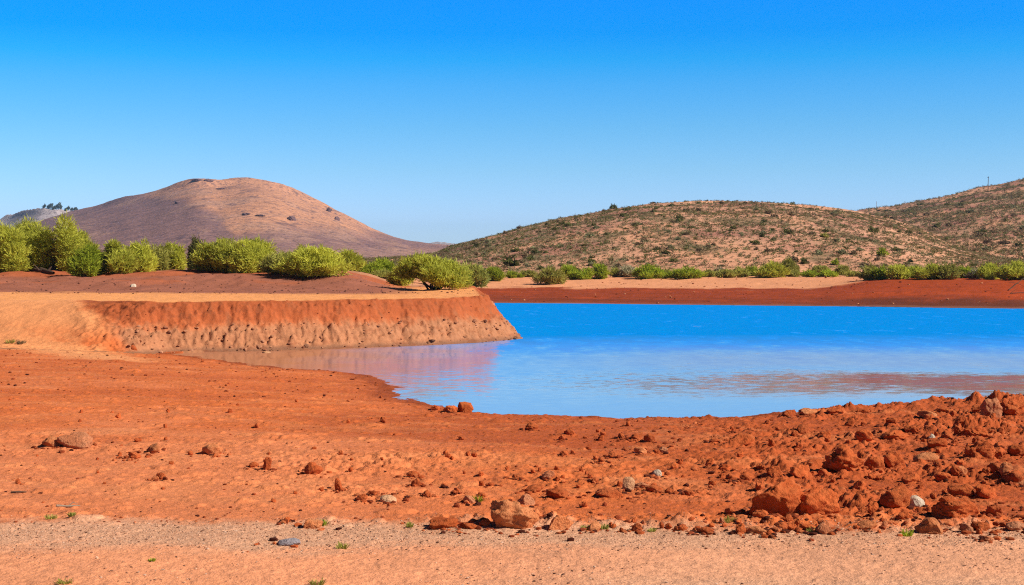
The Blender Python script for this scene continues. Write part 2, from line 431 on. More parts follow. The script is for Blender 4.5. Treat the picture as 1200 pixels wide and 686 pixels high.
plain_rocks = '''918 933 480 487 red|938 958 478 485 orange|972 990 477 485 red|1006 1020 478 484 red|1078 1099 477 486 orange|1101 1118 478 484 red|1141 1155 472 481 red|1176 1206 464 487 red|935 948 495 508 dark|834 845 513 518 dark|859 889 506 523 red|868 880 554 563 dark|851 861 553 563 dark|850 862 592 603 dark|802 814 572 581 dark|780 790 570 578 dark|794 805 614 622 dark|818 836 616 626 dark|864 875 611 626 red|875 898 616 626 orange|899 907 619 628 dark|911 924 610 622 dark|923 938 613 622 red|939 957 614 622 red|958 975 612 626 grey|920 932 602 611 dark|1007 1028 610 621 orange|1115 1143 565 583 red|1147 1175 567 584 red|1075 1101 530 542 orange|1161 1180 539 553 dark|1174 1187 539 553 orange|1037 1066 504 515 red|1082 1092 509 516 dark|1105 1117 502 514 dark|1116 1123 513 520 dark|1129 1159 499 511 red|1179 1202 548 567 dark|1190 1204 561 570 orange|1004 1024 502 516 red|1016 1036 527 548 red|1040 1064 528 549 red|1127 1141 613 625 grey|1142 1161 611 623 red|1183 1204 611 622 grey|538 560 612 620 dark|562 574 606 617 dark|700 730 571 583 dark|743 760 565 572 grey|758 776 567 577 dark|544 556 580 590 grey|636 650 551 561 grey|617 636 567 577 dark|690 704 611 623 orange|741 752 611 623 dark|726 732 617 624 dark|600 609 555 562 dark|572 579 564 570 dark|694 702 559 565 dark|292 302 540 548 dark|477 491 551 559 dark|496 504 572 582 dark|432 444 574 580 dark|418 430 578 587 dark|482 492 558 570 dark|504 536 606 620 red|518 524 566 572 dark|532 539 570 579 dark|333 339 605 612 red|49 70 509 524 orange|170 187 519 532 orange|237 258 519 533 orange|183 193 552 562 dark|148 163 528 537 dark|521 535 474 484 red|506 515 474 481 red|617 630 493 504 dark|662 673 501 510 dark|655 662 508 516 dark|725 732 506 514 dark|740 752 506 516 dark|755 767 505 518 dark|657 666 527 534 dark|714 727 528 537 dark|744 758 524 532 orange|772 783 523 531 grey|701 708 536 542 dark|927 949 543 559 red|960 972 547 559 dark|1019 1030 585 600 red|1060 1080 555 566 red|1098 1116 553 563 red|1000 1014 562 574 red|1056 1072 600 609 red|1150 1166 628 634 grey|884 900 596 609 red|900 914 545 556 red|842 856 543 551 red|1090 1112 512 524 red|1185 1204 520 534 red|1120 1134 545 556 orange|1168 1178 500 508 red|960 974 505 514 red|990 1002 492 500 red|1040 1052 488 496 red|1120 1136 488 497 red|1062 1074 497 505 red'''
for _s in plain_rocks.split('|') + ['1034 1072 572 596 x', '1100 1150 585 607 x', '573 628 588 621 x', '639 672 606 622 x', '1134 1172 517 538 x', '640 666 572 585 x', '356 377 543 556 x', '307 317 537 551 x', '68 105 509 526 x']:
    _a, _c, _t, _b = [float(q) for q in _s.split()[:4]]
    _x, _y, _z = spot((_a + _c) / 2, _b)
    if _y > 45: continue
    _w = (_c - _a) * _y / F; _h = (_b - _t) * _y / F; _R = .85 * _w + .05
    i0, i1 = np.searchsorted(ds, [_y - 2 * _R, _y + 2.6 * _R]); j0, j1 = np.searchsorted(pxs, [600 + F * (_x - 2.5 * _R) / _y, 600 + F * (_x + 2.5 * _R) / _y])
    gx, gy = GX[i0:i1, j0:j1], GY[i0:i1, j0:j1]
    if gx.size == 0: continue
    rr = ((gx - _x) / _R) ** 2 + ((gy - _y - .3 * _w) / (_R * .9)) ** 2
    nz = fbm(gx * 3 / (_w + .2), gy * 3 / (_w + .2), 4, 1201, .6)
    GZ[i0:i1, j0:j1] += np.clip(_h * .17 * np.exp(-rr * 1.3) * (1 + .9 * nz) - .0, 0, None) * (1 - .6 * (_y < 18.2))

# soil colours: what the soil itself is made of in each place
K = 0.86
C = dict(orange=lin(222, 118, 64, K), red=lin(190, 92, 48, K), sand=lin(250, 164, 116, K), gravel=lin(232, 172, 134, K), wet=lin(168, 78, 40, K),
         farsand=lin(238, 162, 116, K), farred=lin(162, 70, 34, K), deepred=lin(178, 74, 32, K), slope=lin(172, 106, 82, K), strip=lin(250, 168, 104, K),
         pale=lin(250, 168, 110, K), face=lin(190, 100, 58, K), rub=lin(194, 130, 92, K), plain=lin(205, 150, 112, K), scarp=lin(160, 78, 44, K))
x, y, px = GX, GY, M['px']
nlow = fbm(x * 0.18, y * 0.3, 4, 301); nmid = fbm(x * 1.1, y * 1.6, 4, 311)
S = np.zeros(GX.shape + (3,)); S[:] = C['orange']; grit = np.full(GX.shape, 0.55)
def put(mask, col):
    m = np.clip(mask, 0, 1)[..., None]; S[:] = S * (1 - m) + col * m
put(sstep(560, 1000, px + 60 * nlow) * sstep(17.5, 20, y) * .95, C['red'])
put(sstep(0.0, .7, nlow + .5 * nmid) * .45 * (y < 62) * sstep(18, 21, y), C['red'])
put(sstep(-.1, -.7, nlow - .4 * nmid) * .15 * (y < 62) * sstep(18, 20, y), C['sand'])
put(sstep(23.5, 29, y + 2.2 * nlow) * sstep(330, 600, px + 90 * nlow) * 0.85, C['red'])
put(sstep(31, 27, y + 2 * nlow) * sstep(700, 300, px) * 0.35 * sstep(18, 19, y), C['sand'])
put(sstep(0.55, 0.1, np.abs(np.sin(y * .9 + nlow * 2.5))) * 0.16 * (y < 60), C['pale'])
put(sstep(3.0, 0.6, M['sN'] + 0.8 * nlow) * .35 * (y < 64), C['red'])
put(sstep(1.25, 0.25, M['sN'] + 0.35 * nmid + .25 * nlow) * .8, C['wet'] * .78)
# track: gravel strip and pale sand before it
g0 = 18.45 - 0.0012 * (px - 300) * 0.4 + 0.14 * nmid + .30 * nlow
nfine0 = fbm(x * 2.6, y * 2.6, 4, 341, .6)
gb = sstep(g0 + .40 + .25 * nfine0, g0 - .42 + .25 * nfine0, y)
put(gb, C['gravel'])
inner = sstep(17.15, 16.35, y - 0.28 * nmid - 0.0004 * (px - 300) + 0.55 * nlow)
put(inner * (0.95 - 0.62 * sstep(420, 950, px + 160 * nlow)), C['sand'])
gr2 = sstep(0.1, 0.6, nlow + 0.25 * nmid) * sstep(15.6, 15.0, y + .3 * nlow) * sstep(500, 900, px)
put(gr2 * .8, C['gravel'])
grit = np.where(y < 20, np.maximum(grit, gb * (1 - 0.65 * inner) + gr2 * .6), grit)
# plateau
tongue = seg_dist(x, y, [U(-120, 396, .6), U(0, 400, .6), U(75, 406, .5), U(128, 421, .3), U(215, 429, .1)])
put(sstep(2.4, .6, tongue + .8 * nmid) * .85 * sstep(225, 120, px) * (y > 40), C['pale'])
P = M['plat']; u_ = M['u']
Lc = sstep(118, 86, px - 24 * (2.3 - GZ) + 9 * nmid + 10 * nlow)          # where the pale graded ramp gives way to the cut face
top_m = np.where(P, sstep(.2, .6, u_), 0)
put(top_m * Lc, C['pale'])
put(np.where(P, sstep(0.5, 0.1, np.abs(u_ - .55 - .2 * nlow)) * Lc * .18, 0), C['face'])
hface = GZ
nb = fbm(x * 2.3, y * 2.3, 4, 351, .65)
band_h = 1.22 + 0.20 * nlow + 0.12 * nmid + .22 * nb
put(np.where(P & (y < 112), (1 - Lc), 0) * sstep(band_h - .28, band_h + .28, hface), C['face'])
put(np.where(P & (y < 112), (1 - Lc), 0) * sstep(band_h + .28, band_h - .28, hface) * sstep(-.1, .1, M['db']), C['rub'])
toe = np.where(~P & (y > 60) & (y < 112) & (M['db'] > -1.5) & (M['sN'] > .8), 1.0, 0)
put(toe, C['rub'] * .8)
put(np.where(P & (y < 112), (1 - Lc), 0) * sstep(.28, .06, hface + .06 * nmid) * .75, lin(128, 90, 70, K))
put(np.where(P & (y < 112), (1 - Lc), 0) * sstep(.1, .6, fbm(x * 1.2, hface * 6 + x * .2, 4, 361, .6)) * .45 * sstep(1.2, .98, M['dbe'] / M['wid']), lin(150, 82, 52, K))
put(np.where(P & (y < 112), (1 - Lc), 0) * sstep(.15, .6, nb) * .4 * sstep(1.2, .98, M['dbe'] / M['wid']), lin(150, 96, 66, K))
put(np.where(P, sstep(1.45, 1.9, hface + .15 * nmid), 0) * sstep(1.02, .9, M['dbe'] / M['wid']) * (1 - Lc) * (.25 + .3 * nmid), C['scarp'])
flat_top = np.where(P, sstep(-.15, .12, M['dbe'] - M['wid']), 0)
put(flat_top, C['strip'])
sl = np.where(P, sstep(82.5, 87.5, y + 1.8 * nlow + 0.012 * (px - 200)), 0)
put(sl * sstep(505, 440, px + 14 * nlow), C['slope'] * (1 + 0.10 * nlow[..., None]))
put(sl * sstep(.15, .7, nlow + .2 * nmid) * sstep(94, 101, y) * .7, C['face'])
put(np.where(P, sstep(101, 106, y + 2 * nlow), 0) * .7, C['face'])
put(np.where(P, sstep(108, 114, y + 2 * nlow), 0) * .8, C['plain'])
# far shore
fs = np.where((y > 90) & ~M['lake'], np.where(P, M['tb'], 1.0), 0.0)
put(fs, C['farsand'])
wetw = 20.5 + 3.5 * nlow + M['rt'] * 9 + 10 * sstep(1010, 1120, px)
wetm = fs * sstep(wetw + 1.2, wetw - 1.2, M['dF'])
put(wetm, C['farred'] * (1 - M['rt'][..., None] * .0))
put(wetm * M['rt'] * sstep(6, 12, M['dF'] + 2 * nlow), C['deepred'])
put(wetm * sstep(0.1, .6, fbm(x * .03, M['dF'] * .6, 4, 401)) * .55, C['deepred'] * 1.35)
put(wetm * sstep(0.1, .6, fbm(x * .04, M['dF'] * .8, 4, 405)) * .5, lin(128, 58, 32, K))
put(fs * sstep(10.5, 5.0, M['dF'] + 3.0 * nlow + 1.5 * fbm(x * .35, y * .1, 3, 411)) * (.35 + .4 * M['rt']), lin(96, 54, 36, K))
put(fs * sstep(2.6, 1.0, M['dF'] + .6 * nlow) * .6, lin(150, 104, 84, K))
put(fs * sstep(46, 60, M['dF']), C['plain'])
put(sstep(205, 320, y), C['plain'] * .8)
nfine = fbm(x * 4.2, y * 4.2, 3, 331)
streak = fbm(x * .10 + .02 * y, y * 2.2 + x * .12, 4, 371, .6)
S *= (1 + 0.08 * (streak * (y < 62))[..., None])
S *= (1 + 0.07 * nmid[..., None] + (0.07 * nfine * (y < 64))[..., None])
V = np.stack([GX, GY, GZ], -1).reshape(-1, 3)
me = quad_mesh('ground', V, grid_faces(*GX.shape), True, {'soil': S.reshape(-1, 3), 'grit': grit.ravel()})
ground = link('ground', me, ground_material()); tag(ground, kind='structure')

# lake surface
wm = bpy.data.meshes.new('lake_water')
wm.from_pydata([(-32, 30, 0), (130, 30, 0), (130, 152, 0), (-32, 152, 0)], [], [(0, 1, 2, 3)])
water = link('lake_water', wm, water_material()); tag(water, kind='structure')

# ------------------------------------------------------------------ hills
HILL = {}
def hill(name, sil, p0, p1, dp, d0, dc, dend, zbase, rows, colfun, mat, namp, nfreq, seed, shape=0.0, front=1.0):
    p = np.arange(p0, p1, dp)
    d = np.concatenate([np.linspace(d0, dc, rows), np.linspace(dc * 1.004, dend, max(12, rows // 5))])
    Pm, Dm = np.meshgrid(p, d)
    X = (Pm - 600) * Dm / F
    s = np.interp(Pm, [a for a, _ in sil], [b_ for _, b_ in sil])
    k = np.ones(9) / 9
    s = np.stack([np.convolve(np.pad(r, 4, mode='edge'), k, 'valid') for r in s[:1]] * 1)[0][None, :] + 0 * Dm
    dcl = dc * (1 + 0.08 * fbm(Pm / 160.0, Pm * 0, 2, seed + 7))
    zc = CH + (HZ - s) * dcl / F
    u = (Dm - d0) / (dcl - d0)
    uu = np.clip(u, 0, 1)
    pr = np.where(uu < 1, uu ** front * (1 + shape * (1 - uu)), 1)
    pr = pr * (1 - 0.10 * np.exp(-((u - 1) / .12) ** 2)) + 0.10 * np.exp(-((u - 1) / .05) ** 2)
    back = np.clip((Dm - dcl) / (dend - dc), 0, 1.5)
    Zb = zbase + (zc - zbase) * pr * np.where(u > 1, np.clip(1 - back ** 1.4, 0, 1), 1)
    n = fbm(X * nfreq, Dm * nfreq, 6, seed, .52); g = np.abs(fbm(X * nfreq * .8 + 3, Dm * nfreq * .25, 4, seed + 3))
    Z = Zb + namp * (n - 0.9 * g + .25) * np.clip(uu * 3, 0.1, 1) * np.clip((zc - zbase) / 12, .1, 1)
    row = HZ - (Z - CH) * F / Dm
    S = colfun(X, Dm, Z, Pm, row, uu, n)
    me = quad_mesh(name, np.stack([X, Dm, Z], -1).reshape(-1, 3), grid_faces(*X.shape), True, {'soil': S.reshape(-1, 3)})
    o = link(name, me, mat); tag(o, kind='structure')
    HILL[name] = (p, d, Z)
    return o
def hill_z(name, px, d):
    p, dd_, Z = HILL[name]
    j = float(np.interp(px, p, np.arange(len(p)))); i = float(np.interp(d, dd_, np.arange(len(dd_))))
    i0 = min(int(i), len(dd_) - 2); j0 = min(int(j), len(p) - 2); a = i - i0; c = j - j0
    z = Z[i0:i0 + 2, j0:j0 + 2]
    return float((z[0, 0] * (1 - c) + z[0, 1] * c) * (1 - a) + (z[1, 0] * (1 - c) + z[1, 1] * c) * a)

def mixc(a, b_, m): return a * (1 - m[..., None]) + b_ * m[..., None]
HK = 0.80
def dome_col(X, D, Z, Pm, row, u, n):
    a = lin(224, 166, 132, HK); c = lin(240, 174, 134, HK); g = lin(140, 118, 84, HK); pk = lin(196, 134, 112, HK)
    S = np.zeros(X.shape + (3,)); S[:] = a
    S = mixc(S, pk, sstep(-.1, .5, fbm(X * .03, D * .03, 3, 511)))
    S = mixc(S, c, sstep(.0, .6, fbm(X * .05, D * .02, 3, 501)) * .8)
    S = mixc(S, c, sstep(.30, .0, u) * .7)
    S = mixc(S, g, sstep(.05, .55, fbm(X * .11, D * .035, 5, 521, .6)) * .8)
    return S
def mount_col(X, D, Z, Pm, row, u, n):
    org = lin(222, 158, 120, HK); pur = lin(158, 118, 110, HK); pal = lin(198, 152, 128, HK)
    w = 9 * fbm(X * .004, D * .004, 3, 601)
    w2 = fbm(X * .012, D * .004, 4, 611, .6)
    S = np.zeros(X.shape + (3,)); S[:] = org
    bound = np.interp(Pm, [60, 170, 215, 255, 275, 330, 370, 440, 520], [200, 222, 236, 252, 272, 264, 266, 274, 288])
    S = mixc(S, pur, sstep(-7, 8, row - bound - w * .8) * (1 - 0.0))
    S = mixc(S, pal, sstep(.0, .5, w2) * .55)
    S = mixc(S, pal, sstep(285, 300, row) * .5)
    S = mixc(S, lin(108, 84, 86, HK), sstep(.36, .62, fbm(X * .03, D * .010, 5, 621, .65)) * .6)
    S = mixc(S, lin(120, 94, 94, HK), sstep(.15, .45, fbm(X * .006, D * .003, 3, 633) + .3 * fbm(X * .03, D * .01, 3, 635)) * sstep(10, 2, np.abs(row - (224 + 0.0 * Pm))) * .6 * sstep(190, 220, Pm) * sstep(320, 280, Pm))
    return S
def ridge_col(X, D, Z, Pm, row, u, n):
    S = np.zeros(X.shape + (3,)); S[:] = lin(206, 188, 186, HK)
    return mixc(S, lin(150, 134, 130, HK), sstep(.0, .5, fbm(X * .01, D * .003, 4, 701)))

scrub_soil = simple_soil_material('stony_hill_soil', 0.35, 0.74, 1.26, .5, .25)
mount_soil = simple_soil_material('mountain_rock', 0.045, 0.76, 1.24, .5, 4.0, (.16, lin(96, 74, 78)))
DOME_SIL = [(380, 306), (430, 303), (470, 301), (510, 297), (530, 288), (565, 279), (600, 270), (650, 257), (690, 249), (720, 244), (760, 239), (800, 237), (850, 235),
            (900, 237), (950, 241), (1000, 246), (1040, 255), (1080, 270), (1120, 287), (1170, 300), (1260, 306), (1500, 307)]
RIGHT_SIL = [(860, 300), (900, 280), (950, 258), (985, 250), (1010, 247), (1050, 243), (1100, 233), (1150, 221), (1200, 211), (1260, 199), (1340, 190), (1450, 196), (1600, 215)]
MOUNT_SIL = [(-100, 292), (-20, 280), (40, 262), (70, 253), (100, 244), (150, 232), (168, 228), (200, 217), (225, 211), (240, 210), (258, 211), (275, 208), (290, 207), (310, 210), (330, 215),
             (360, 229), (390, 244), (424, 260), (432, 265), (450, 272), (480, 282), (510, 287), (560, 293), (640, 303)]
hill('scrub_hill', DOME_SIL, 380, 1500, 1.6, 196, 430, 640, 2.0, 240, dome_col, scrub_soil, .55, .03, 530, 0.35)
hill('scrub_ridge', RIGHT_SIL, 860, 1600, 1.6, 320, 820, 1150, 2.0, 240, dome_col, scrub_soil, 1.5, .014, 540, 0.15)
hill('mountain', MOUNT_SIL, -100, 640, 1.3, 900, 2500, 3500, 1.0, 220, mount_col, mount_soil, 4.5, .0042, 550, 0.0, 1.15)
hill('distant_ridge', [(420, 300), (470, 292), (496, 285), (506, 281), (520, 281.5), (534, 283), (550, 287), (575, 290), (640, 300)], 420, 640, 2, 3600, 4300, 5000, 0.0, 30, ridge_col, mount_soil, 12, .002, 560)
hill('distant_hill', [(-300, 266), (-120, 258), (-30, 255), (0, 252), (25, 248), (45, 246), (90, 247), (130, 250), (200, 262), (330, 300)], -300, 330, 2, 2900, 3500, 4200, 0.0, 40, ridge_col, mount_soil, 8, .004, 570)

# ------------------------------------------------------------------ plants
def leaf_quads(P0, Dr, L, W, tone, N=None):
    """thin leafy sprays: a quad from P0 along Dr, its flat side roughly along N"""
    n = len(P0)
    if N is None: N = RNG.normal(size=(n, 3))
    side = np.cross(Dr, N); side /= np.linalg.norm(side, axis=1)[:, None] + 1e-9
    a = P0 - side * W[:, None] * .5; b_ = P0 + side * W[:, None] * .5
    tip = P0 + Dr * L[:, None]
    V = np.stack([a, b_, tip + side * W[:, None] * .28, tip - side * W[:, None] * .28], 1).reshape(-1, 3)
    Q = np.arange(4 * n).reshape(n, 4)
    return V, Q, np.repeat(tone, 4)

def crown_arrays(w, dp, h, n, leafL, leafW, lobes=None, base=0.05, shear=0.0, droop=0.25, gaps=.30, flatbase=.1):
    """a shrub's foliage as many leafy sprays in a cluster of uneven lobes; the origin is at the base"""
    if lobes is None:
        k = random.randint(11, 15); lobes = []
        for i in range(k):
            a = random.uniform(0, 6.283); r = math.sqrt(random.random()) * .33
            rz = random.uniform(.14, .25)
            lx, ly = math.cos(a) * r, math.sin(a) * r
            topz = math.sqrt(1 - (r / .455) ** 2) * random.uniform(.78, 1.04)
            if i == 0: topz = 1.0; lx *= .7
            rx = random.uniform(.10, .175)
            lobes.append((lx, ly, max(rz + base, topz - rz * 1.05), rx, rz))
            if topz > .6: lobes.append((lx * 1.25, ly * 1.25, topz * .46, random.uniform(.13, .19), rz * .9))
            if random.random() < .5: lobes.append((lx * 1.1, ly * 1.1, .15, random.uniform(.12, .18), .17))
    lob = np.array(lobes); wt = lob[:, 3] ** 2 * lob[:, 4] ** .5; wt /= wt.sum()
    m = int(n * 1.7); idx = RNG.choice(len(lob), m, p=wt)
    u = RNG.normal(size=(m, 3)); u /= np.linalg.norm(u, axis=1)[:, None]
    r = .5 + .55 * RNG.random(m) ** .6 + .42 * (RNG.random(m) < .2) * RNG.random(m)
    gp = fbm(u[:, 0] * 2.6 + idx * 5.1, u[:, 2] * 2.6 + u[:, 1] * 1.7, 3, 801)
    keep = gp > (-gaps * .75) + (r - .9) * .5
    idx, u, r, gp = idx[keep][:n], u[keep][:n], r[keep][:n], gp[keep][:n]
    m = len(idx)
    R = np.stack([lob[idx, 3] * w, lob[idx, 3] * dp, lob[idx, 4] * h], 1)
    Cc = np.stack([lob[idx, 0] * w, lob[idx, 1] * dp, lob[idx, 2] * h], 1)
    P0 = Cc + u * R * r[:, None]
    P0[:, 0] += shear * P0[:, 2]
    P0[:, 2] = np.maximum(P0[:, 2], flatbase * h * RNG.random(m))
    Dr = u * np.array([1, 1, .6]) + np.array([0, 0, .75 - droop]) + RNG.normal(size=(m, 3)) * .45
    Dr /= np.linalg.norm(Dr, axis=1)[:, None]
    L = leafL * (.6 + .8 * RNG.random(m)) * (1 + .5 * (r > 1)); W = leafW * (.6 + .8 * RNG.random(m))
    lt = RNG.random(len(lob))
    tone = np.clip(.15 + .45 * lt[idx] + .25 * gp + .35 * RNG.random(m), 0, 1)
    N = u * .8 + np.array([0, 0, .35]) + RNG.normal(size=(m, 3)) * .8
    return leaf_quads(P0 - Dr * L[:, None] * .35, Dr, L, W, tone, N) + (lob,)

def tube_arrays(pts, rads, sides=6):
    V = []; Q = []
    for i, (p, r) in enumerate(zip(pts, rads)):
        p = Vector(p)
        d = (Vector(pts[min(i + 1, len(pts) - 1)]) - Vector(pts[max(i - 1, 0)])).normalized()
        s = d.cross(Vector((0.31, .95, .05))).normalized(); t_ = d.cross(s)
        for k in range(sides):
            a = 2 * math.pi * k / sides
            V.append(p + (s * math.cos(a) + t_ * math.sin(a)) * r)
    for i in range(len(pts) - 1):
        for k in range(sides):
            a = i * sides + k; b_ = i * sides + (k + 1) % sides
            Q.append((a, b_, b_ + sides, a + sides))
    return [tuple(v) for v in V], Q

def merge(parts):
    V = []; Q = []; o = 0
    for v, q in parts:
        V += list(v); Q += [tuple(i + o for i in f) for f in q]; o += len(v)
    return np.array(V, dtype=float), np.array(Q)

def stems_mesh(w, dp, h, lob, thick, n=7, bare=0, shear=0.0):
    parts = []
    for i in range(n):
        l = lob[random.randrange(len(lob))]
        e = Vector((l[0] * w + shear * l[2] * h, l[1] * dp, l[2] * h))
        b0 = Vector((random.uniform(-.08, .08) * w, random.uniform(-.08, .08) * dp, -.15))
        mid = b0.lerp(e, .5) + Vector((random.uniform(-.06, .06) * w, random.uniform(-.06, .06) * w, .06 * h))
        parts.append(tube_arrays([b0, b0.lerp(mid, .5) + Vector((random.uniform(-.03, .03) * w, 0, 0)), mid, e], [thick, thick * .8, thick * .6, thick * .2]))
        for j in range(2):
            q = mid + Vector((random.uniform(-.22, .22) * w, random.uniform(-.2, .2) * dp, random.uniform(.05, .25) * h))
            parts.append(tube_arrays([mid, mid.lerp(q, .6), q], [thick * .5, thick * .35, thick * .12], 5))
    for i in range(bare):
        a = random.uniform(0, 6.28); q = Vector((math.cos(a) * .42 * w, math.sin(a) * .42 * dp, random.uniform(.1, .45) * h))
        parts.append(tube_arrays([(0, 0, 0), q * .5 + Vector((0, 0, .06 * h)), q], [thick * .5, thick * .35, thick * .1], 5))
    V, Q = merge(parts)
    return quad_mesh('stems', V, Q, True)

LEAF = dict(
    sage=leaf_material('sage_leaves', lin(122, 122, 84, .88), lin(170, 166, 124, .92), .25),
    lime=leaf_material('tamarisk_leaves', lin(148, 152, 44, .9), lin(224, 222, 96, 1.0), .45),
    green=leaf_material('green_leaves', lin(118, 136, 34, .9), lin(190, 200, 70, 1.0), .45),
    dark=leaf_material('dark_green_leaves', lin(80, 86, 46, .8), lin(134, 134, 76, .8), .25),
    olive=leaf_material('olive_leaves', lin(140, 142, 60, .85), lin(202, 196, 104, .95), .4),
    grey=leaf_material('grey_leaves', lin(144, 138, 104, .8), lin(206, 196, 158, .85), .3),
    brown=leaf_material('dry_brown_leaves', lin(108, 94, 70, .84), lin(160, 138, 104, .84), .2))
BARK = wood_material('dark_bark', lin(58, 42, 34), lin(104, 82, 66))
GREYWOOD = wood_material('weathered_wood', lin(120, 100, 84), lin(170, 150, 130))

def bush(kind, p0, p1, top, d, mat, label, cat, group, dens=1.0, leafL=.25, leafW=.055, lobes=None, bare=2, shear=0, thick=.05, zfun=None, depth=.9, stems=8, gaps=.22):
    px = (p0 + p1) / 2; X = (px - 600) * d / F; w = (p1 - p0) * d / F * (1.04 if lobes else 1.38 if group == GB else 1.2)
    z = gz(X, d) if zfun is None else zfun(px, d)
    h = CH + (HZ - top) * d / F - z
    h = max(h, .5)
    root = link(kind, None, loc=(X, d, z)); tag(root, label, cat, group)
    dp = w * depth
    n = int(min(17000, 620 * dens * (w * h) * (0.3 / leafL) * (.075 / leafW) + 300))
    V, Q, T, lob = crown_arrays(w, dp, h * .96, n, leafL, leafW, lobes, shear=shear, gaps=gaps)
    link('crown', quad_mesh('crown', V, Q, False, {'tone': T}), LEAF[mat], root)
    link('trunk' if kind.endswith('tree') else 'stems', stems_mesh(w, dp, h, lob, thick, stems, bare, shear), BARK, root)
    return root

GB = 'green bushes along the raised near bank'
random.seed(21)
bush('bushy_tree', -36, 30, 257, 109, 'lime', 'leafy green tree cut off by the picture edge, leftmost of the bank row', 'tree', GB, thick=.09)
bush('bushy_tree', 8, 60, 250, 112, 'lime', 'tall green tree with dark open trunk above the fallen logs', 'tree', GB, thick=.11, gaps=.2)
bush('bushy_tree', 40, 92, 249, 110, 'lime', 'tall rounded yellow-green tree just right of the one above the fallen logs', 'tree', GB, thick=.09)
bush('bushy_tree', 72, 114, 265, 114, 'lime', 'sloping yellow-green tree stepping down behind the two low front bushes', 'tree', GB, thick=.08)
bush('bush', 84, 121, 284, 104, 'green', 'low dense green bush in front of the sloping tree', 'bush', GB)
bush('bush', 112, 152, 281, 105, 'lime', 'low round yellow-green bush beside the low dense green one, stems showing', 'bush', GB)
bush('bush', 145, 178, 278, 109, 'lime', 'upright bright bush with a dark stem gap at its foot', 'bush', GB, thick=.07)
bush('bush', 172, 202, 285, 114, 'olive', 'pale olive bush left of the gap in the bank row', 'bush', GB, gaps=.2)
bush('bush', 190, 219, 284, 115, 'lime', 'last yellow-green bush before the sandy gap in the bank row', 'bush', GB)
bush('bush', 220, 241, 274, 126, 'dark', 'dark olive bush peering from behind the broad bush past the gap', 'bush', GB)
bush('bush', 229, 282, 278, 109, 'lime', 'broad yellow-green bush just past the sandy gap', 'bush', GB, bare=4)
bush('bush', 266, 323, 277, 108, 'lime', 'broad rounded bush with bare grey stems low at its side', 'bush', GB, bare=6)
bush('bush', 306, 354, 294, 103, 'olive', 'low olive green bush joining the two broad bank bushes', 'bush', GB, bare=3)
bush('bush', 340, 400, 288, 101, 'lime', 'broad dense bush hanging over the brown slope edge', 'bush', GB, bare=4, dens=1.15)
bush('bush', 386, 422, 292, 116, 'lime', 'open yellow-green bush behind the small wooden stake', 'bush', GB, gaps=.15)
bush('bush', 346, 364, 285, 122, 'olive', 'thin pale bush top rising behind the broad overhanging bush', 'bush', GB, gaps=.05)
bush('bush', 420, 440, 305, 130, 'green', 'small fresh green bush behind the red earth hump', 'bush', GB)
bush('bush', 430, 464, 302, 124, 'green', 'bright green bush between the red earth hump and the largest lakeside bush', 'bush', GB)
bush('bush', 438, 464, 316, 116, 'olive', 'small low pale-green bush in front of the bright green one', 'bush', GB)
bush('bush', 460, 482, 309, 104, 'lime', 'short green bush tucked against the largest lakeside bush', 'bush', GB)
LB = [(-.33, 0, .62, .17, .30), (-.2, .1, .78, .17, .22), (-.08, -.1, .7, .19, .24), (.08, .1, .64, .19, .24), (.22, 0, .55, .17, .24), (.34, -.1, .44, .15, .24), (.40, .05, .26, .12, .2), (-.40, 0, .52, .12, .2), (.12, -.25, .36, .2, .24), (.28, -.2, .24, .16, .2), (-.02, -.3, .46, .17, .22), (0, .3, .5, .2, .25)]
bush('bush', 468, 549, 298, 95, 'lime', 'largest spreading lakeside bush on bare sand with dark hollow under it', 'bush', GB, lobes=LB, bare=5, dens=1.25, thick=.08)
bush('bush', 538, 568, 307, 112, 'olive', 'grey-green bush behind the tail of the largest lakeside bush', 'bush', GB)
bush('bush', 566, 592, 312, 180, 'green', 'dark green round bush right after the grey-green bush, before bare sand', 'bush', GB)

FB = 'bushes along the far shore'
far_list = [(592, 612, 318, 186, 'green'), (610, 630, 317, 190, 'olive'), (626, 660, 312, 172, 'olive'), (655, 677, 310, 186, 'green'), (668, 692, 316, 182, 'green'), (681, 713, 309, 183, 'green'),
            (712, 730, 314, 188, 'olive'), (722, 746, 311, 187, 'grey'), (741, 777, 310, 181, 'green'), (774, 788, 315, 183, 'olive'), (784, 822, 312, 180, 'green'), (820, 842, 316, 186, 'olive'), (836, 850, 313, 190, 'grey'),
            (840, 862, 315, 183, 'olive'), (856, 876, 312, 184, 'olive'), (872, 890, 312, 190, 'green'), (886, 923, 307, 181, 'lime'), (912, 934, 302, 200, 'olive'), (924, 940, 316, 186, 'olive'), (939, 958, 317, 184, 'green'),
            (952, 972, 310, 196, 'olive'), (960, 981, 317, 183, 'green'), (979, 997, 311, 192, 'olive'), (992, 1008, 318, 182, 'olive'), (1005, 1030, 311, 162, 'olive'), (1022, 1044, 312, 160, 'green'), (1038, 1068, 309, 158, 'lime'),
            (1062, 1080, 311, 162, 'green'), (1072, 1104, 309, 157, 'lime'), (1096, 1126, 309, 156, 'olive'), (1119, 1143, 312, 164, 'green'), (1136, 1152, 315, 158, 'grey'), (1146, 1178, 308, 155, 'lime'), (1168, 1212, 306, 153, 'lime'), (1208, 1250, 308, 152, 'green')]
look = dict(green='dark green rounded', olive='pale olive', grey='dusty grey-green', lime='bright yellow-green')
ORD = ['first', 'second', 'third', 'fourth', 'fifth', 'sixth', 'seventh', 'eighth', 'ninth', 'tenth', 'eleventh', 'twelfth']
cnt = {}
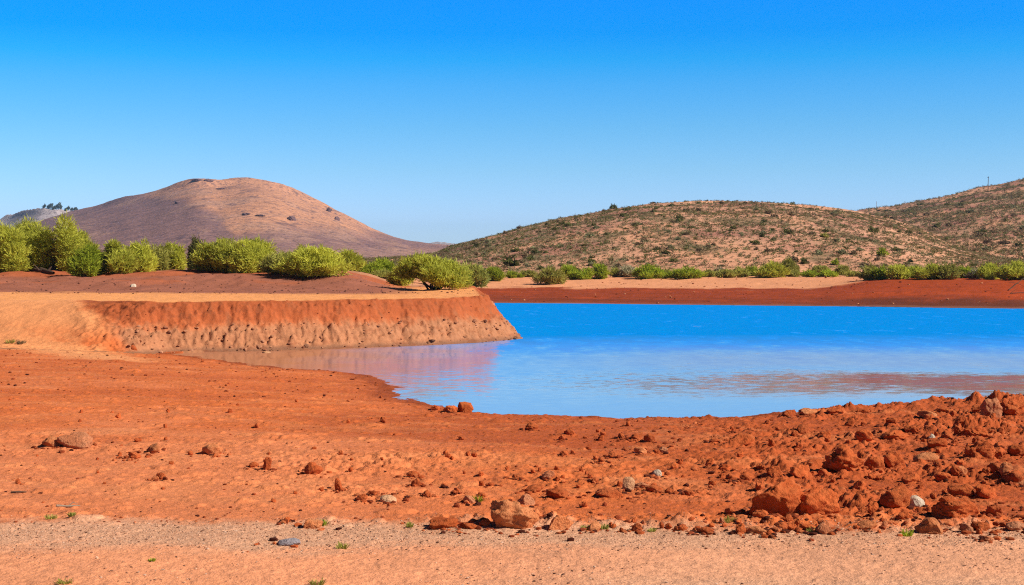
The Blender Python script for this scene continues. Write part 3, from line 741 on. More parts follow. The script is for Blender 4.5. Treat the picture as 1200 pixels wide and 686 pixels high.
for (a, c, tp, d, mt) in far_list:
    red = d < 170 and a > 1000
    key = (mt, red); cnt[key] = cnt.get(key, 0) + 1
    where = 'on the red far bank' if red else 'on the far sand shore'
    lab = f"{look[mt]} bush {where}, {ORD[cnt[key] - 1]} such counted from the spit"
    bush('bush', a, c, tp, d, mt, lab, 'bush', FB, dens=.75, leafL=.36, leafW=.09, thick=.06, stems=5, bare=1)

# shrubs on the hillsides
def shrub_proto(n, L, W, hr):
    V, Q, T, lob = crown_arrays(1.0, 1.0, hr, n, L, W, None, gaps=.3, flatbase=.2)
    return V, Q, T
random.seed(33)
protos = [shrub_proto(170, .20, .10, random.uniform(.45, .7)) for _ in range(7)]
proto_me = {}
for mt in ('dark', 'olive', 'brown', 'green', 'sage'):
    for i, (V, Q, T) in enumerate(protos):
        me = quad_mesh('hillside_shrub', V, Q, False, {'tone': T}); me.materials.append(LEAF[mt]); proto_me[(mt, i)] = me

def slope_points(hname, n, p0, p1, d0, d1, thr, freq, seed):
    p = RNG.uniform(p0, p1, n * 4); d = d0 + (d1 - d0) * RNG.random(n * 4) ** .9
    X = (p - 600) * d / F
    ok = 0.55 * fbm(X * freq, d * freq * .38, 3, seed) + 0.6 * RNG.normal(size=len(p)) > thr
    return list(zip(p[ok][:n], d[ok][:n]))
named = [  # the shrubs on the slope one would pick out
    (917, 930, 287, 262, 'dark', 'dark flat-topped shrub alone on bare pink slope above the far sand'),
    (1026, 1042, 291, 232, 'green', 'tall green shrub in the gully foot, highest plant of the lower slope'),
    (972, 986, 303, 214, 'green', 'deep green round shrub just above the pale sand, left of the tall gully shrub'),
    (922, 937, 303, 216, 'brown', 'grey-brown rounded shrub directly below the dark flat-topped shrub'),
    (937, 948, 302, 214, 'dark', 'small dark shrub touching the grey-brown rounded shrub'),
    (588, 610, 305, 222, 'dark', 'long dark green shrub at the foot of the hill near the bank tip'),
    (610, 621, 295, 240, 'brown', 'brownish round shrub up-slope from the long dark green shrub'),
    (622, 634, 294, 244, 'dark', 'dark shrub next to the brownish round shrub on orange soil'),
    (960, 972, 286, 262, 'olive', 'olive round shrub standing alone between bare pink patches'),
    (1016, 1030, 274, 300, 'dark', 'lone round olive-dark shrub above the gully, higher than the tall green one'),
    (713, 724, 240, 424, 'dark', 'dark bushy clump breaking the skyline of the rounded hill')]
for (a, c, tp, d, mt, lab) in named:
    px = (a + c) / 2; z = hill_z('scrub_hill', px, d); w = (c - a) * d / F
    h = max(w * .45, min(w * 1.1, CH + (HZ - tp) * d / F - z))
    i = random.randrange(7)
    o = link('hillside_shrub', proto_me[(mt, i)], loc=((px - 600) * d / F, d, z - .05)); o.scale = (w, w, h / .55); o.rotation_euler.z = random.uniform(0, 6)
    tag(o, lab, 'shrub', 'shrubs on the hillsides')
zones = [('scrub_hill', 120, 440, 1180, 206, 280, .05, 'low shrub dotted over the foot of the rounded hill', 'shrubs at the foot of the rounded hill', (.7, 1.5)),
         ('scrub_hill', 110, 500, 1080, 280, 425, .0, 'low shrub dotted over the upper slope of the rounded hill', 'shrubs on the upper rounded hill', (.8, 1.9)),
         ('scrub_ridge', 60, 1010, 1215, 350, 812, .0, 'low shrub dotted over the slope of the far right ridge', 'shrubs on the far right ridge', (1.9, 3.5))]
for (hn, n, p0, p1, d0, d1, thr, lab, grp, (s0, s1)) in zones:
    for (px, d) in slope_points(hn, n, p0, p1, d0, d1, thr, .05, 901 + n):
        z = hill_z(hn, px, d); mt = random.choice(['dark', 'sage', 'brown', 'brown', 'dark', 'sage']); w = random.uniform(s0, s1)
        o = link('hillside_shrub', proto_me[(mt, random.randrange(7))], loc=((px - 600) * d / F, d, z - .05))
        o.scale = (w * random.uniform(1.0, 1.7), w, w * random.uniform(.65, 1.0)); o.rotation_euler.z = random.uniform(0, 6)
        tag(o, lab, 'shrub', grp)
# the countless smaller scrub of the slopes: one mass
def scrub_mass(name, mat, specs):
    Vs = []; Qs = []; Ts = []; off = 0
    for (hn, n, p0, p1, d0, d1, thr, s0, s1, seed) in specs:
        for (px, d) in slope_points(hn, n, p0, p1, d0, d1, thr, .06, seed):
            V, Q, T = protos[random.randrange(7)]
            k = 20; q0 = random.randrange(0, len(Q) - k)
            V = V[q0 * 4:(q0 + k) * 4].copy(); T = T[q0 * 4:(q0 + k) * 4]
            c, s = math.cos(px * 7), math.sin(px * 7); w = random.uniform(s0, s1)
            X = (V[:, 0] * c - V[:, 1] * s) * w * 1.15; Y = (V[:, 0] * s + V[:, 1] * c) * w; Z = V[:, 2] * w * random.uniform(.6, 1)
            z = hill_z(hn, px, d)
            Vs.append(np.stack([X + (px - 600) * d / F, Y + d, Z + z - .06], 1)); Qs.append(np.arange(len(V)).reshape(-1, 4) + off); Ts.append(T); off += len(V)
    me = quad_mesh(name, np.concatenate(Vs), np.concatenate(Qs), False, {'tone': np.concatenate(Ts)})
    o = link(name, me, mat); tag(o, kind='stuff'); return o
scrub_mass('hillside_scrub', LEAF['brown'], [('scrub_hill', 12500, 400, 1230, 206, 438, -.1, .4, 1.15, 951), ('scrub_ridge', 5600, 960, 1230, 330, 830, -.1, 1.0, 2.2, 952)])
scrub_mass('green_scrub', LEAF['dark'], [('scrub_hill', 4600, 400, 1230, 206, 438, .15, .5, 1.4, 961), ('scrub_ridge', 1700, 960, 1230, 330, 830, .2, 1.0, 2.4, 962)])
scrub_mass('dry_scrub', LEAF['sage'], [('scrub_hill', 7500, 400, 1230, 206, 438, .0, .4, 1.1, 971), ('scrub_ridge', 2600, 960, 1230, 330, 830, .2, 1.0, 2.2, 972)])

# trees on the distant hill
random.seed(5)
for (px, hpx) in ((52, 6), (57, 7), (59.5, 10), (63, 6), (66, 8), (68.5, 11), (71, 7), (77, 5), (80, 6), (84, 5), (88, 6), (90, 5)):
    _p, _d, _Z = HILL['distant_hill']; _j = int(np.argmin(np.abs(_p - px))); d = float(_d[int(np.argmax((_Z[:, _j] - CH) / _d))]); X = (px - 600) * d / F; z = hill_z('distant_hill', px, d) - 3.5
    h = hpx * d / F * .8 + 2; w = h * random.uniform(.5, .9)
    r = link('distant_tree', None, loc=(X, d, z)); tag(r, 'tiny dark tree on the skyline of the faint blue hill', 'tree', 'trees on the distant hill')
    V, Q, T, lob = crown_arrays(w, w, h, 200, 2.4, 1.3, [(0, 0, .62, .3, .25), (.15, 0, .8, .22, .18), (-.2, 0, .5, .22, .2)])
    link('crown', quad_mesh('crown', V, Q, False, {'tone': T}), LEAF['dark'], r)
    v, q = tube_arrays([(0, 0, -2), (0, 0, h * .4), (.3, 0, h * .8)], [.9, .7, .2])
    link('trunk', quad_mesh('trunk', np.array(v), np.array(q)), BARK, r)

# ------------------------------------------------------------------ rocks
def hill_spot(name, px, row):
    p, d, Z = HILL[name]; j = int(np.argmin(np.abs(p - px)))
    r = HZ - F * (Z[:, j] - CH) / d
    i = int(np.argmax(r <= row)); return (px - 600) * d[i] / F, float(d[i]), float(Z[i, j])
ROCK = dict(red=rock_material('red_rock', lin(198, 92, 44, .86), lin(212, 112, 60, .86), lin(160, 70, 36, .86)),
            orange=rock_material('orange_rock', lin(214, 124, 74, .8), lin(226, 146, 96, .8), lin(176, 92, 54, .8)),
            pale=rock_material('pale_rock', lin(222, 160, 114, .85), lin(236, 184, 142, .85), lin(196, 128, 88, .85)),
            grey=rock_material('grey_rock', lin(196, 118, 78, .84), lin(212, 142, 102, .84), lin(160, 92, 62, .84)),
            dark=rock_material('dark_rock', lin(192, 92, 46, .82), lin(206, 108, 60, .82), lin(150, 68, 38, .82)),
            white=rock_material('white_rock', lin(214, 190, 164, .8), lin(226, 204, 180, .8), lin(190, 156, 128, .8)),
            blue=rock_material('bluish_rock', lin(168, 156, 160, .84), lin(186, 172, 174, .84), lin(146, 130, 132, .84)))
CRAG = rock_material('dark_crag', lin(112, 84, 84, .8), lin(136, 104, 98, .8), lin(84, 62, 66, .8))
import bmesh
def rock_arrays(seed, sub=4, crumb=0.5, cuts=9):
    rnd = random.Random(seed)
    bm = bmesh.new(); bmesh.ops.create_icosphere(bm, subdivisions=sub, radius=1.0)
    pl = []
    for i in range(cuts):
        n = Vector((rnd.gauss(0, 1), rnd.gauss(0, 1), rnd.gauss(0, .8))).normalized(); pl.append((n, rnd.uniform(.42, .85) if crumb > .2 else rnd.uniform(.78, .98)))
    off = Vector((rnd.uniform(-50, 50), rnd.uniform(-50, 50), rnd.uniform(-50, 50)))
    for v in bm.verts:
        p = v.co.copy()
        low = mnoise.noise(p * 1.1 + off) * (1 if crumb > .2 else .35)
        p *= 1 + .42 * low
        for n, c in pl:
            t_ = p.dot(n) - c
            if t_ > 0: p -= n * t_ * (.92 - .35 * crumb)
        q = v.co
        e = mnoise.fractal(q * 2.2 + off, .9, 2.1, 4) * (.035 + .23 * crumb) + mnoise.fractal(q * 8 + off, .8, 2.1, 3) * (.02 + .045 * crumb)
        if crumb > .3: e -= crumb * .16 * max(0, mnoise.noise(q * 3.4 - off) - .22)
        p *= 1 + e
        v.co = p
    V = np.array([v.co[:] for v in bm.verts]); Q = np.array([[l.index for l in f.verts] for f in bm.faces]); bm.free()
    lo, hi = V.min(0), V.max(0)
    V[:, :2] = (V[:, :2] - (lo[:2] + hi[:2]) / 2) / (hi[:2] - lo[:2])
    V[:, 2] = (V[:, 2] - lo[2]) / (hi[2] - lo[2]) * 1.5 - .5
    return V, Q
rock_me = {}
def rock_mesh(mt, var, crumb):
    key = (mt, var, crumb)
    if key not in rock_me:
        V, Q = rock_arrays(100 + var * 7 + int(crumb * 31), 4, crumb, 10 if crumb < .5 else 6)
        me = quad_mesh('rock', V, Q, crumb > .4); me.materials.append(ROCK[mt]); rock_me[key] = me
    return rock_me[key]

ROCKS = []   # dict(px, py, w, mt, label, landmark short, obj)
def rock(p0, p1, top, base, mt, label=None, short=None, crumb=.75, kind='rock', group=None, var=None, sub=False, tilt=0.0, depth=.85):
    px = (p0 + p1) / 2
    X, Y, Z = spot(px, base)
    W = (p1 - p0) * Y / F; Hh = (base - top) * Y / F
    yc = Y + W * depth * .42
    z = min(gz(X, yc), gz(X, Y)) if Y < 60 else Z
    if label or W > .45:
        V, Q = rock_arrays(int(px * 13 + base), 5 if W > .5 else 4, crumb, 10 if crumb < .5 else 7)
        me = quad_mesh('rock', V, Q, crumb > .4); me.materials.append(ROCK[mt])
    else:
        me = rock_mesh(mt, random.randrange(4) if var is None else var, crumb)
    o = link(kind, me, loc=(X, yc, z))
    flat_k = 1.04 if label else (.78 if mt == 'dark' else .88)
    o.scale = (W * (1.05 if label else 1.18), W * depth, Hh * flat_k); o.rotation_euler = (random.uniform(-.1, .1), random.uniform(-.1, .1) + tilt, random.uniform(-.5, .5) + (0 if label else random.choice([0, 3.14])))
    ROCKS.append(dict(px=px, py=base, w=p1 - p0, h=base - top, mt=mt, label=label, short=short, o=o, kind=kind, group=group))
    return o

random.seed(77)
# landmarks
rock(884, 948, 564, 606, 'red', 'largest rounded red boulder, rising from the clod field above the gravel track', 'largest red boulder', .7)
rock(931, 988, 574, 603, 'red', 'broad humped red boulder pressed against the largest boulder', 'humped red boulder', .8)
rock(968, 1016, 524, 552, 'red', 'overhanging red clod with a dark hollow under it', 'hollow red clod', 1.0)
rock(1034, 1072, 572, 596, 'red', 'pointed red block with a smooth white stone at its foot', 'pointed red block', .55)
rock(1063, 1085, 581, 594, 'white', 'smooth whitish stone leaning against the pointed red block', 'smooth white stone', .05)
rock(1100, 1150, 585, 607, 'red', 'long low crumbly red mound of earth lying before the clod ridge', 'long low red mound', .9)
rock(1076, 1108, 609, 626, 'orange', 'square-cut orange rock on the edge of the gravel track', 'square orange rock', .4)
rock(573, 628, 588, 621, 'orange', 'jagged tan rock, tallest along the gravel track edge', 'jagged tan rock', .95)
rock(639, 672, 606, 622, 'orange', 'smooth rounded tan rock with one dark side, at the gravel edge', 'rounded tan rock', .35)
rock(1152, 1180, 466, 489, 'grey', 'big two-toned rock on the crest where the clod ridge meets the water', 'two-toned crest rock', .7)
rock(536, 554, 472, 484, 'red', 'upright red block at the water edge, highest thing on the near shoreline', 'upright shoreline block', .5)
rock(354, 377, 610, 620, 'orange', 'lone wedge-shaped block on the gravel edge', 'lone wedge block', .3)
rock(307, 317, 537, 551, 'dark', 'upright dark stone like a stump on the smooth orange flat', 'upright dark stone', .4)
rock(68, 105, 509, 526, 'grey', 'flat grey-brown slab half buried among pale clods', 'flat grey-brown slab', .45)
rock(730, 744, 560, 575, 'pale', 'egg-shaped pale sandy stone among dark clods', 'egg-shaped pale stone', .1)
rock(640, 666, 572, 585, 'dark', 'dark broken-edged rock, widest on the open orange flat behind the jagged tan rock', 'dark broken rock', .8)
rock(1134, 1172, 517, 538, 'red', 'heavy red clod with a shadowed hollow, midway up the clod ridge', 'heavy ridge clod', .95)
rock(392, 401, 561, 576, 'dark', 'small standing dark stone, taller than wide, on bare orange soil', 'standing dark stone', .4)
rock(356, 377, 543, 556, 'dark', 'broad dark wedge stone right of the stump-like upright stone', 'dark wedge stone', .5)
rock(443, 465, 582, 590, 'pale', 'low pinkish white stone lying flat on orange soil', 'pinkish flat stone', .2)
rock(322, 352, 633, 640, 'blue', 'flat blue-grey stone bedded in the gravel track', 'flat blue-grey stone', .15)
rock(608, 627, 580, 592, 'grey', 'grey speckled stone behind the jagged tan rock', 'grey speckled stone', .35)
rock(1158, 1177, 593, 606, 'dark', 'round dark stone right of the long low red mound', 'round dark stone', .4)
rock(765, 776, 551, 558, 'white', 'small white stone on the middle flat, above the egg-shaped pale stone', 'small white stone', .1)
rock(1089, 1097, 508, 515, 'white', 'tiny bright white stone on the clod ridge slope', 'tiny white stone', .1)
rock(306, 320, 412, 417, 'pale', 'yellowish stone poking out of the shallow water under the bank', 'yellowish water stone', .3)
rock(404, 416, 413, 417, 'white', 'whitish stone in the water at the foot of the bank, further from the corner', 'whitish water stone', .3)
rock(457, 468, 412, 415.5, 'white', 'small pale stone in the water nearest the bank tip', 'small pale water stone', .3)
rock(152, 159, 333, 336.5, 'white', 'white scrap of stone lying on the brown slope under the bushes', 'white slope stone', .2)
rock(150, 160, 404, 410, 'dark', 'dark pointed stone at the inner corner where bank meets shore', 'dark corner stone', .4)
# other rocks and clods
for s in plain_rocks.split('|'):
    a, c, tp, bs, mt = s.split(); a, c, tp, bs = float(a), float(c), float(tp), float(bs)
    rock(a, c, tp, bs, mt, crumb=.9 if mt == 'red' else .55, kind='dirt_clod' if mt == 'red' else 'rock')

for (p0, p1, row, hh, lab) in ((335, 346, 258, 4, 'dark rock outcrop on the sunny flank of the mountain, biggest of its outcrops'), (284, 294, 252, 2, 'low flat outcrop on the mountain face below the summit'),
                               (383, 389, 248, 4, 'dark crag on the right skyline shoulder of the mountain, upper one'), (391, 398, 258, 4, 'dark crag on the right shoulder of the mountain, lower one'),
                               (225, 238, 212, 2, 'dark rock ledge along the left summit of the mountain'), (240, 250, 212, 2.5, 'dark rock ledge between the two summits of the mountain'),
                               (252, 266, 222, 2, 'thin dark ledge just below the main summit'), (206, 212, 238, 2, 'tiny dark outcrop on the left slope of the mountain'), (298, 312, 253.5, 1.8, 'thin dark ledge running right of the low flat outcrop')):
    X, d, z = hill_spot('mountain', (p0 + p1) / 2, row)
    V, Q = rock_arrays(int(p0 * 3 + row), 4, .9, 7); me = quad_mesh('rock_outcrop', V, Q, False); me.materials.append(CRAG)
    o = link('rock_outcrop', me, loc=(X, d, z - 1)); o.scale = ((p1 - p0) * d / F, 30, hh * d / F * 1.3); tag(o, lab, 'outcrop', 'rock outcrops of the mountain')

# labels from look and neighbours
marks = [r for r in ROCKS if r['label']]
tone_word = dict(red='red earth', orange='tan', pale='pale', grey='greyish', dark='brown', white='white', blue='bluish')
bag = {}
for r in ROCKS:
    if r['label']: continue
    m = min(marks, key=lambda q: ((q['px'] - r['px']) ** 2 + (2.2 * (q['py'] - r['py'])) ** 2))
    dx, dy = r['px'] - m['px'], (r['py'] - m['py']) * 2.2
    side = ('right of' if dx > 0 else 'left of') if abs(dx) > abs(dy) else ('in front of' if dy > 0 else 'behind')
    size = 'large' if r['w'] >= 24 else 'medium' if r['w'] >= 14 else 'small'
    noun = 'clod' if r['kind'] == 'dirt_clod' else 'rock'
    bag.setdefault((size, tone_word[r['mt']], noun, side, m['short']), []).append((math.hypot(dx, dy), r))
for (size, tw, noun, side, short), L in bag.items():
    L.sort(key=lambda t_: t_[0])
    for i, (_, r) in enumerate(L):
        o_ = '' if len(L) == 1 else ('nearest ' if i == 0 else ORD[i] + ' nearest ')
        r['label'] = f"{o_}{size} {tw} {noun} {side} the {short}"
for r in ROCKS:
    tag(r['o'], r['label'], 'clod' if r['kind'] == 'dirt_clod' else 'rock', r['group'] or ('dirt clods of the shore' if r['kind'] == 'dirt_clod' else 'rocks on the shore'))

# loose small clods and stones, one by one, that nothing tells apart
random.seed(99)
def loose(n, fx, fy, size, mats, label, group, kind, crumb, hr=(.55, .9)):
    k = 0; tries = 0
    while k < n and tries < n * 30:
        tries += 1
        px, py = fx(), fy()
        X, Y, Z = spot(px, py)
        if seg_dist(np.array([X]), np.array([Y]), NEAR)[0] < .25 and Z < .05: continue
        if Z < .01: continue
        w = random.uniform(*size) * Y / F
        o = link(kind, rock_mesh(random.choice(mats), random.randrange(4), crumb), loc=(X, Y, Z))
        o.scale = (w, w * random.uniform(.7, 1), w * random.uniform(*hr)); o.rotation_euler = (0, 0, random.uniform(0, 6.28))
        tag(o, label, 'clod' if kind == 'dirt_clod' else 'stone', group); k += 1
loose(60, lambda: random.gauss(1030, 110), lambda: random.triangular(482, 606, 540), (6, 13), ['red', 'red', 'dark'], 'loose fist-sized red clod lying in the clod ridge', 'loose clods of the clod ridge', 'dirt_clod', .9)
loose(40, lambda: random.uniform(520, 860), lambda: random.triangular(494, 606, 565), (4, 8.5), ['dark', 'dark', 'red'], 'small dark clod scattered on the middle orange flat', 'small clods on the middle flat', 'dirt_clod', .9)
loose(40, lambda: random.uniform(0, 520), lambda: random.triangular(436, 604, 540), (3.5, 7.5), ['dark', 'dark', 'red'], 'small dark stone scattered on the smooth orange flat nearer the bank', 'small stones on the smooth flat', 'stone', .6)
loose(25, lambda: random.uniform(680, 1200), lambda: random.uniform(612, 626), (5, 10), ['dark', 'grey', 'red'], 'small clod lodged along the edge of the gravel track', 'small clods along the gravel edge', 'dirt_clod', .8)

# uncountable grit: pebbles of the track, crumbs of the flat and of the bank
def pebble_mass(name, specs, sub=1):
    bm = bmesh.new(); bmesh.ops.create_icosphere(bm, subdivisions=sub, radius=.5)
    BV = np.array([v.co[:] for v in bm.verts]); BQ = np.array([[v.index for v in f.verts] for f in bm.faces]); bm.free()
    Vs, Qs, Cs = [], [], []; off = 0
    for (n, fx, fd, s0, s1, cols, test) in specs:
        for i in range(n):
            px, d = fx(), fd(); z = gi(px, d); X = (px - 600) * d / F
            if test and not test(px, d, X, z): continue
            s = s0 + (s1 - s0) * random.random() ** 2.5
            V = BV * (1 + .35 * RNG.normal(size=(len(BV), 1)).clip(-1, 1) * .6) * s * np.array([random.uniform(.8, 1.3), random.uniform(.8, 1.2), random.uniform(.4, .75)])
            a = random.uniform(0, 6.28); ca, sa = math.cos(a), math.sin(a)
            V = np.stack([V[:, 0] * ca - V[:, 1] * sa + X, V[:, 0] * sa + V[:, 1] * ca + d, V[:, 2] + z + s * .12], 1)
            Vs.append(V); Qs.append(BQ + off); off += len(V)
            Cs.append(np.repeat((random.choice(cols) * random.uniform(.75, 1.15))[None], len(V), 0))
    me = quad_mesh(name, np.concatenate(Vs), np.concatenate(Qs), False, {'soil': np.concatenate(Cs)})
    o = link(name, me, PEB); tag(o, kind='stuff'); return o
PEB = simple_soil_material('pebble', 30, .85, 1.15, .3, .01)
u_ = random.uniform
gcol = [lin(220, 172, 140, .88), lin(208, 154, 122, .86), lin(190, 134, 104, .85), lin(150, 104, 82, .8), lin(222, 184, 158, .8), lin(110, 76, 62, .8)]
rcol = [lin(186, 92, 50, .8), lin(150, 70, 40, .8), lin(150, 72, 42, .8), lin(206, 116, 70, .8), lin(84, 40, 28, .8)]
def on_near(px, d, X, z): return z > .03 and fbm(np.array([X * .8]), np.array([d * .8]), 3, 1011)[0] > u_(-.5, .55)
def track(px, d, X, z): return fbm(np.array([X * .5]), np.array([d * .5]), 3, 1001)[0] + (1.0 if 16.6 < d < 18.4 else -0.15) > u_(-.3, .9)
pebble_mass('gravel', [(9000, lambda: u_(-40, 1240), lambda: u_(13.5, 18.5), .007, .036, gcol, track), (17000, lambda: u_(-40, 1240), lambda: random.gauss(17.6, .55), .006, .021, gcol[:3] * 2 + [gcol[4]], lambda px, d, X, z: d < 18.9)])
rock_spots = [(r['px'], r['o'].location.y, r['w']) for r in ROCKS if r['o'].location.y < 42]
def by_rock_px():
    global _rk
    _rk = random.choice(rock_spots); return _rk[0] + random.gauss(-.1, .75) * _rk[2]
def by_rock_d(): return _rk[1] + random.gauss(-.1, .8) * _rk[2] * _rk[1] / F
pebble_mass('soil_crumbs', [(3200, by_rock_px, by_rock_d, .015, .11, rcol, lambda px, d, X, z: z > .03),
                            (3800, lambda: u_(-40, 1240), lambda: 18.3 + 20 * random.random() ** 1.3, 0.010, .06, rcol, on_near),
                            (3600, lambda: 1240 - 560 * random.random() ** 1.5, lambda: 18.2 + 20 * random.random() ** 1.2, 0.015, .11, rcol, on_near),
                            (1200, lambda: u_(-40, 480), lambda: u_(38, 60), .03, .12, rcol, on_near),
                            (700, lambda: u_(-40, 560), lambda: u_(82, 106), .05, .16, [lin(110, 66, 52, .8), lin(150, 92, 70, .8), lin(80, 48, 40, .8)], lambda px, d, X, z: z > 1.9)])
pebble_mass('bank_rubble', [(520, lambda: u_(190, 614), lambda: u_(62, 77), .10, .42, [lin(120, 82, 62, .8), lin(150, 104, 80, .8), lin(176, 122, 92, .8)], lambda px, d, X, z: -.02 < z < .22),
                            (2600, lambda: u_(150, 612), lambda: u_(62, 78), .05, .24, [lin(206, 146, 112, .8), lin(180, 118, 88, .8), lin(170, 114, 84, .82), lin(196, 136, 100, .84)], lambda px, d, X, z: .02 < z < 1.2),
                            (220, lambda: u_(120, 606), lambda: u_(62, 78), .04, .14, [lin(170, 82, 46, .8), lin(150, 70, 40, .8)], lambda px, d, X, z: 1.2 <= z < 2.2)], 1)
pebble_mass('far_shore_stones', [(500, lambda: u_(570, 1240), lambda: u_(128, 186), .06, .32, [lin(150, 74, 44, .8), lin(110, 58, 40, .8), lin(206, 140, 100, .8)], lambda px, d, X, z: z > .05)], 1)

# ------------------------------------------------------------------ tufts, wood, poles
def tuft(px, py, h, w, mt, label, n=60, group='grass tufts'):
    X, Y, Z = spot(px, py)
    hh = h * Y / F; ww = w * Y / F
    r = RNG.random(n) ** .6 * ww * .35; a = RNG.random(n) * 6.28
    P0 = np.stack([r * np.cos(a), r * np.sin(a), np.full(n, -.01)], 1)
    Dr = np.stack([np.cos(a) * .5, np.sin(a) * .5, np.full(n, 1.0)], 1) + RNG.normal(size=(n, 3)) * .25
    Dr /= np.linalg.norm(Dr, axis=1)[:, None]
    V, Q, T = leaf_quads(P0, Dr, hh * (.5 + .6 * RNG.random(n)), np.full(n, max(.012, hh * .09)), RNG.random(n))
    o = link('grass_tuft', quad_mesh('grass_tuft', V, Q, False, {'tone': T}), LEAF[mt], loc=(X, Y, Z)); tag(o, label, 'grass', group)
tuft(377, 616, 9, 16, 'green', 'bright green weed sprouting on the gravel right of the lone wedge block')
tuft(401, 643, 9, 16, 'olive', 'wispy yellowish tuft on the track below the bright green weed')
tuft(372, 686, 9, 18, 'olive', 'dry tuft at the very bottom of the track sand')
tuft(480, 618, 7, 10, 'olive', 'thin green tuft left of the brown clump at the gravel edge')
tuft(560, 588, 9, 10, 'green', 'small green sprout beside a grey stone on the orange flat')
tuft(687, 620, 6, 11, 'olive', 'green sprout left of the pale clod at the gravel edge')
tuft(708, 620, 7, 12, 'olive', 'olive sprout right of the pale clod at the gravel edge')
tuft(764, 623, 5, 11, 'olive', 'low green sprout on the gravel edge under the small dark rocks')
tuft(1063, 628, 9, 14, 'green', 'fresh green tuft left of the square orange rock')
tuft(955, 624, 7, 22, 'olive', 'dry olive tuft among clods in front of the humped red boulder')
tuft(856, 612, 8, 16, 'olive', 'pale olive tuft left of the largest red boulder at the gravel')
tuft(60, 608, 6, 18, 'olive', 'faint olive tuft left end of the gravel strip')
tuft(84, 605, 6, 8, 'olive', 'tiny dry tuft right of the faint one on the gravel strip')
tuft(178, 658, 5, 8, 'green', 'tiny green tuft alone on the pale track sand')
tuft(75, 684, 7, 22, 'olive', 'straw tuft at the bottom corner of the track')
tuft(12, 402, 5, 14, 'olive', 'dry scrub tuft at the foot of the pale ramp, by the photo edge', 90)
tuft(25, 403, 5, 12, 'brown', 'brown scrub tuft at the foot of the pale ramp, inner one', 90)
tuft(1155, 530, 7, 14, 'olive', 'dry tuft in the clod ridge below the heavy ridge clod')

def branch(name, pts_px, rad, label, cat, mat, lift=.03, group=None, extra=()):
    P = []
    for (px, py, up) in pts_px:
        X, Y, Z = spot(px, py); P.append((X, Y, Z + up))
    o0 = Vector(P[0])
    parts = [tube_arrays([Vector(p) - o0 for p in P], list(np.linspace(rad, rad * .45, len(P))), 7)]
    for (i, dx, dy, dz) in extra:
        s = Vector(P[i]) - o0; e = s + Vector((dx, dy, dz))
        parts.append(tube_arrays([s, s.lerp(e, .5) + Vector((0, 0, .04)), e], [rad * .5, rad * .35, rad * .15], 6))
    V, Q = merge(parts)
    o = link(name, quad_mesh(name, V, Q), mat, loc=o0); tag(o, label, cat, group)
branch('fallen_log', [(27, 316, .1), (36, 318, .22), (46, 319.5, .14), (55, 320, .12)], .17, 'dark fallen log lying under the tall tree on the brown slope', 'log', BARK, extra=((1, .6, -.2, .6), (2, -.5, .1, .5)))
branch('fallen_log', [(48, 318.5, .1), (56, 321, .15), (63, 322, .12)], .24, 'short thick dark log end at the tip of the longer fallen log', 'log', BARK, extra=((1, .3, 0, .4),))
branch('dead_branch', [(1182, 341, .08), (1192, 338, .5), (1204, 334, 1.0)], .05, 'bare fallen branch rising on the red far bank at the photo edge', 'branch', BARK, extra=((1, -1.0, 0, .1), (1, .9, .2, -.4)))
branch('dead_branch', [(1184, 345, .08), (1195, 344.5, .1), (1206, 344, .12)], .045, 'bare branch lying flat on the red far bank below the rising one', 'branch', BARK, extra=((0, .9, .4, .5),))
branch('stick', [(66, 594, .015), (80, 595, .02), (94, 594, .015)], .018, 'pale grey stick lying on the orange flat above the gravel strip', 'stick', GREYWOOD, extra=((1, .12, .05, .02),))
branch('stick', [(13, 578, .01), (22, 578, .02), (31, 577.5, .01)], .016, 'short dark stick on the orange flat nearest the photo edge', 'stick', BARK)
branch('twig', [(1190, 476, .03), (1194, 474, .12), (1195, 473, .25)], .01, 'thin dry twig sticking up from the crest of the clod ridge', 'twig', BARK)

def pole(px, top, hname, d, rad, name, label, cat, cross=0.0, mat=BARK):
    X = (px - 600) * d / F; z = hill_z(hname, px, d) if hname else gz(X, d)
    h = CH + (HZ - top) * d / F - z
    parts = [tube_arrays([(0, 0, -.5), (0, 0, h * .5), (.02 * h, 0, h)], [rad, rad * .9, rad * .7], 7)]
    if cross: parts.append(tube_arrays([(-cross, 0, h * .93), (cross, 0, h * .94)], [rad * .6, rad * .6], 6))
    V, Q = merge(parts); tag(link(name, quad_mesh(name, V, Q), mat, loc=(X, d, z)), label, cat)
pole(1158, 207, 'scrub_ridge', 812, .20, 'utility_pole', 'thin dark pole on the skyline of the far right ridge', 'pole', .5)
pole(1027, 236, 'scrub_ridge', 815, .12, 'mast', 'faint hair-thin mast above the dip between the two hills', 'mast', 0, GREYWOOD)
pole(408, 320, None, 103, .05, 'wooden_stake', 'short wooden stake standing on the brown slope by the open bush', 'stake')

# ------------------------------------------------------------------ the air
HAZE = 0.00008
hm, nt_, out_ = new_mat('air')
pv = nt_.nodes.new('ShaderNodeVolumePrincipled'); pv.inputs['Color'].default_value = (.38, .66, 1, 1); pv.inputs['Density'].default_value = HAZE; pv.inputs['Anisotropy'].default_value = .2
nt_.links.new(pv.outputs[0], out_.inputs['Volume'])
hme = bpy.data.meshes.new('haze')
hx, hy0, hy1, hz0, hz1 = 4800, -60, 6600, -8, 190
hme.from_pydata([(-hx, hy0, hz0), (hx, hy0, hz0), (hx, hy1, hz0), (-hx, hy1, hz0), (-hx, hy0, hz1), (hx, hy0, hz1), (hx, hy1, hz1), (-hx, hy1, hz1)], [],
                [(0, 3, 2, 1), (4, 5, 6, 7), (0, 1, 5, 4), (1, 2, 6, 5), (2, 3, 7, 6), (3, 0, 4, 7)])
tag(link('haze', hme, hm), kind='stuff')

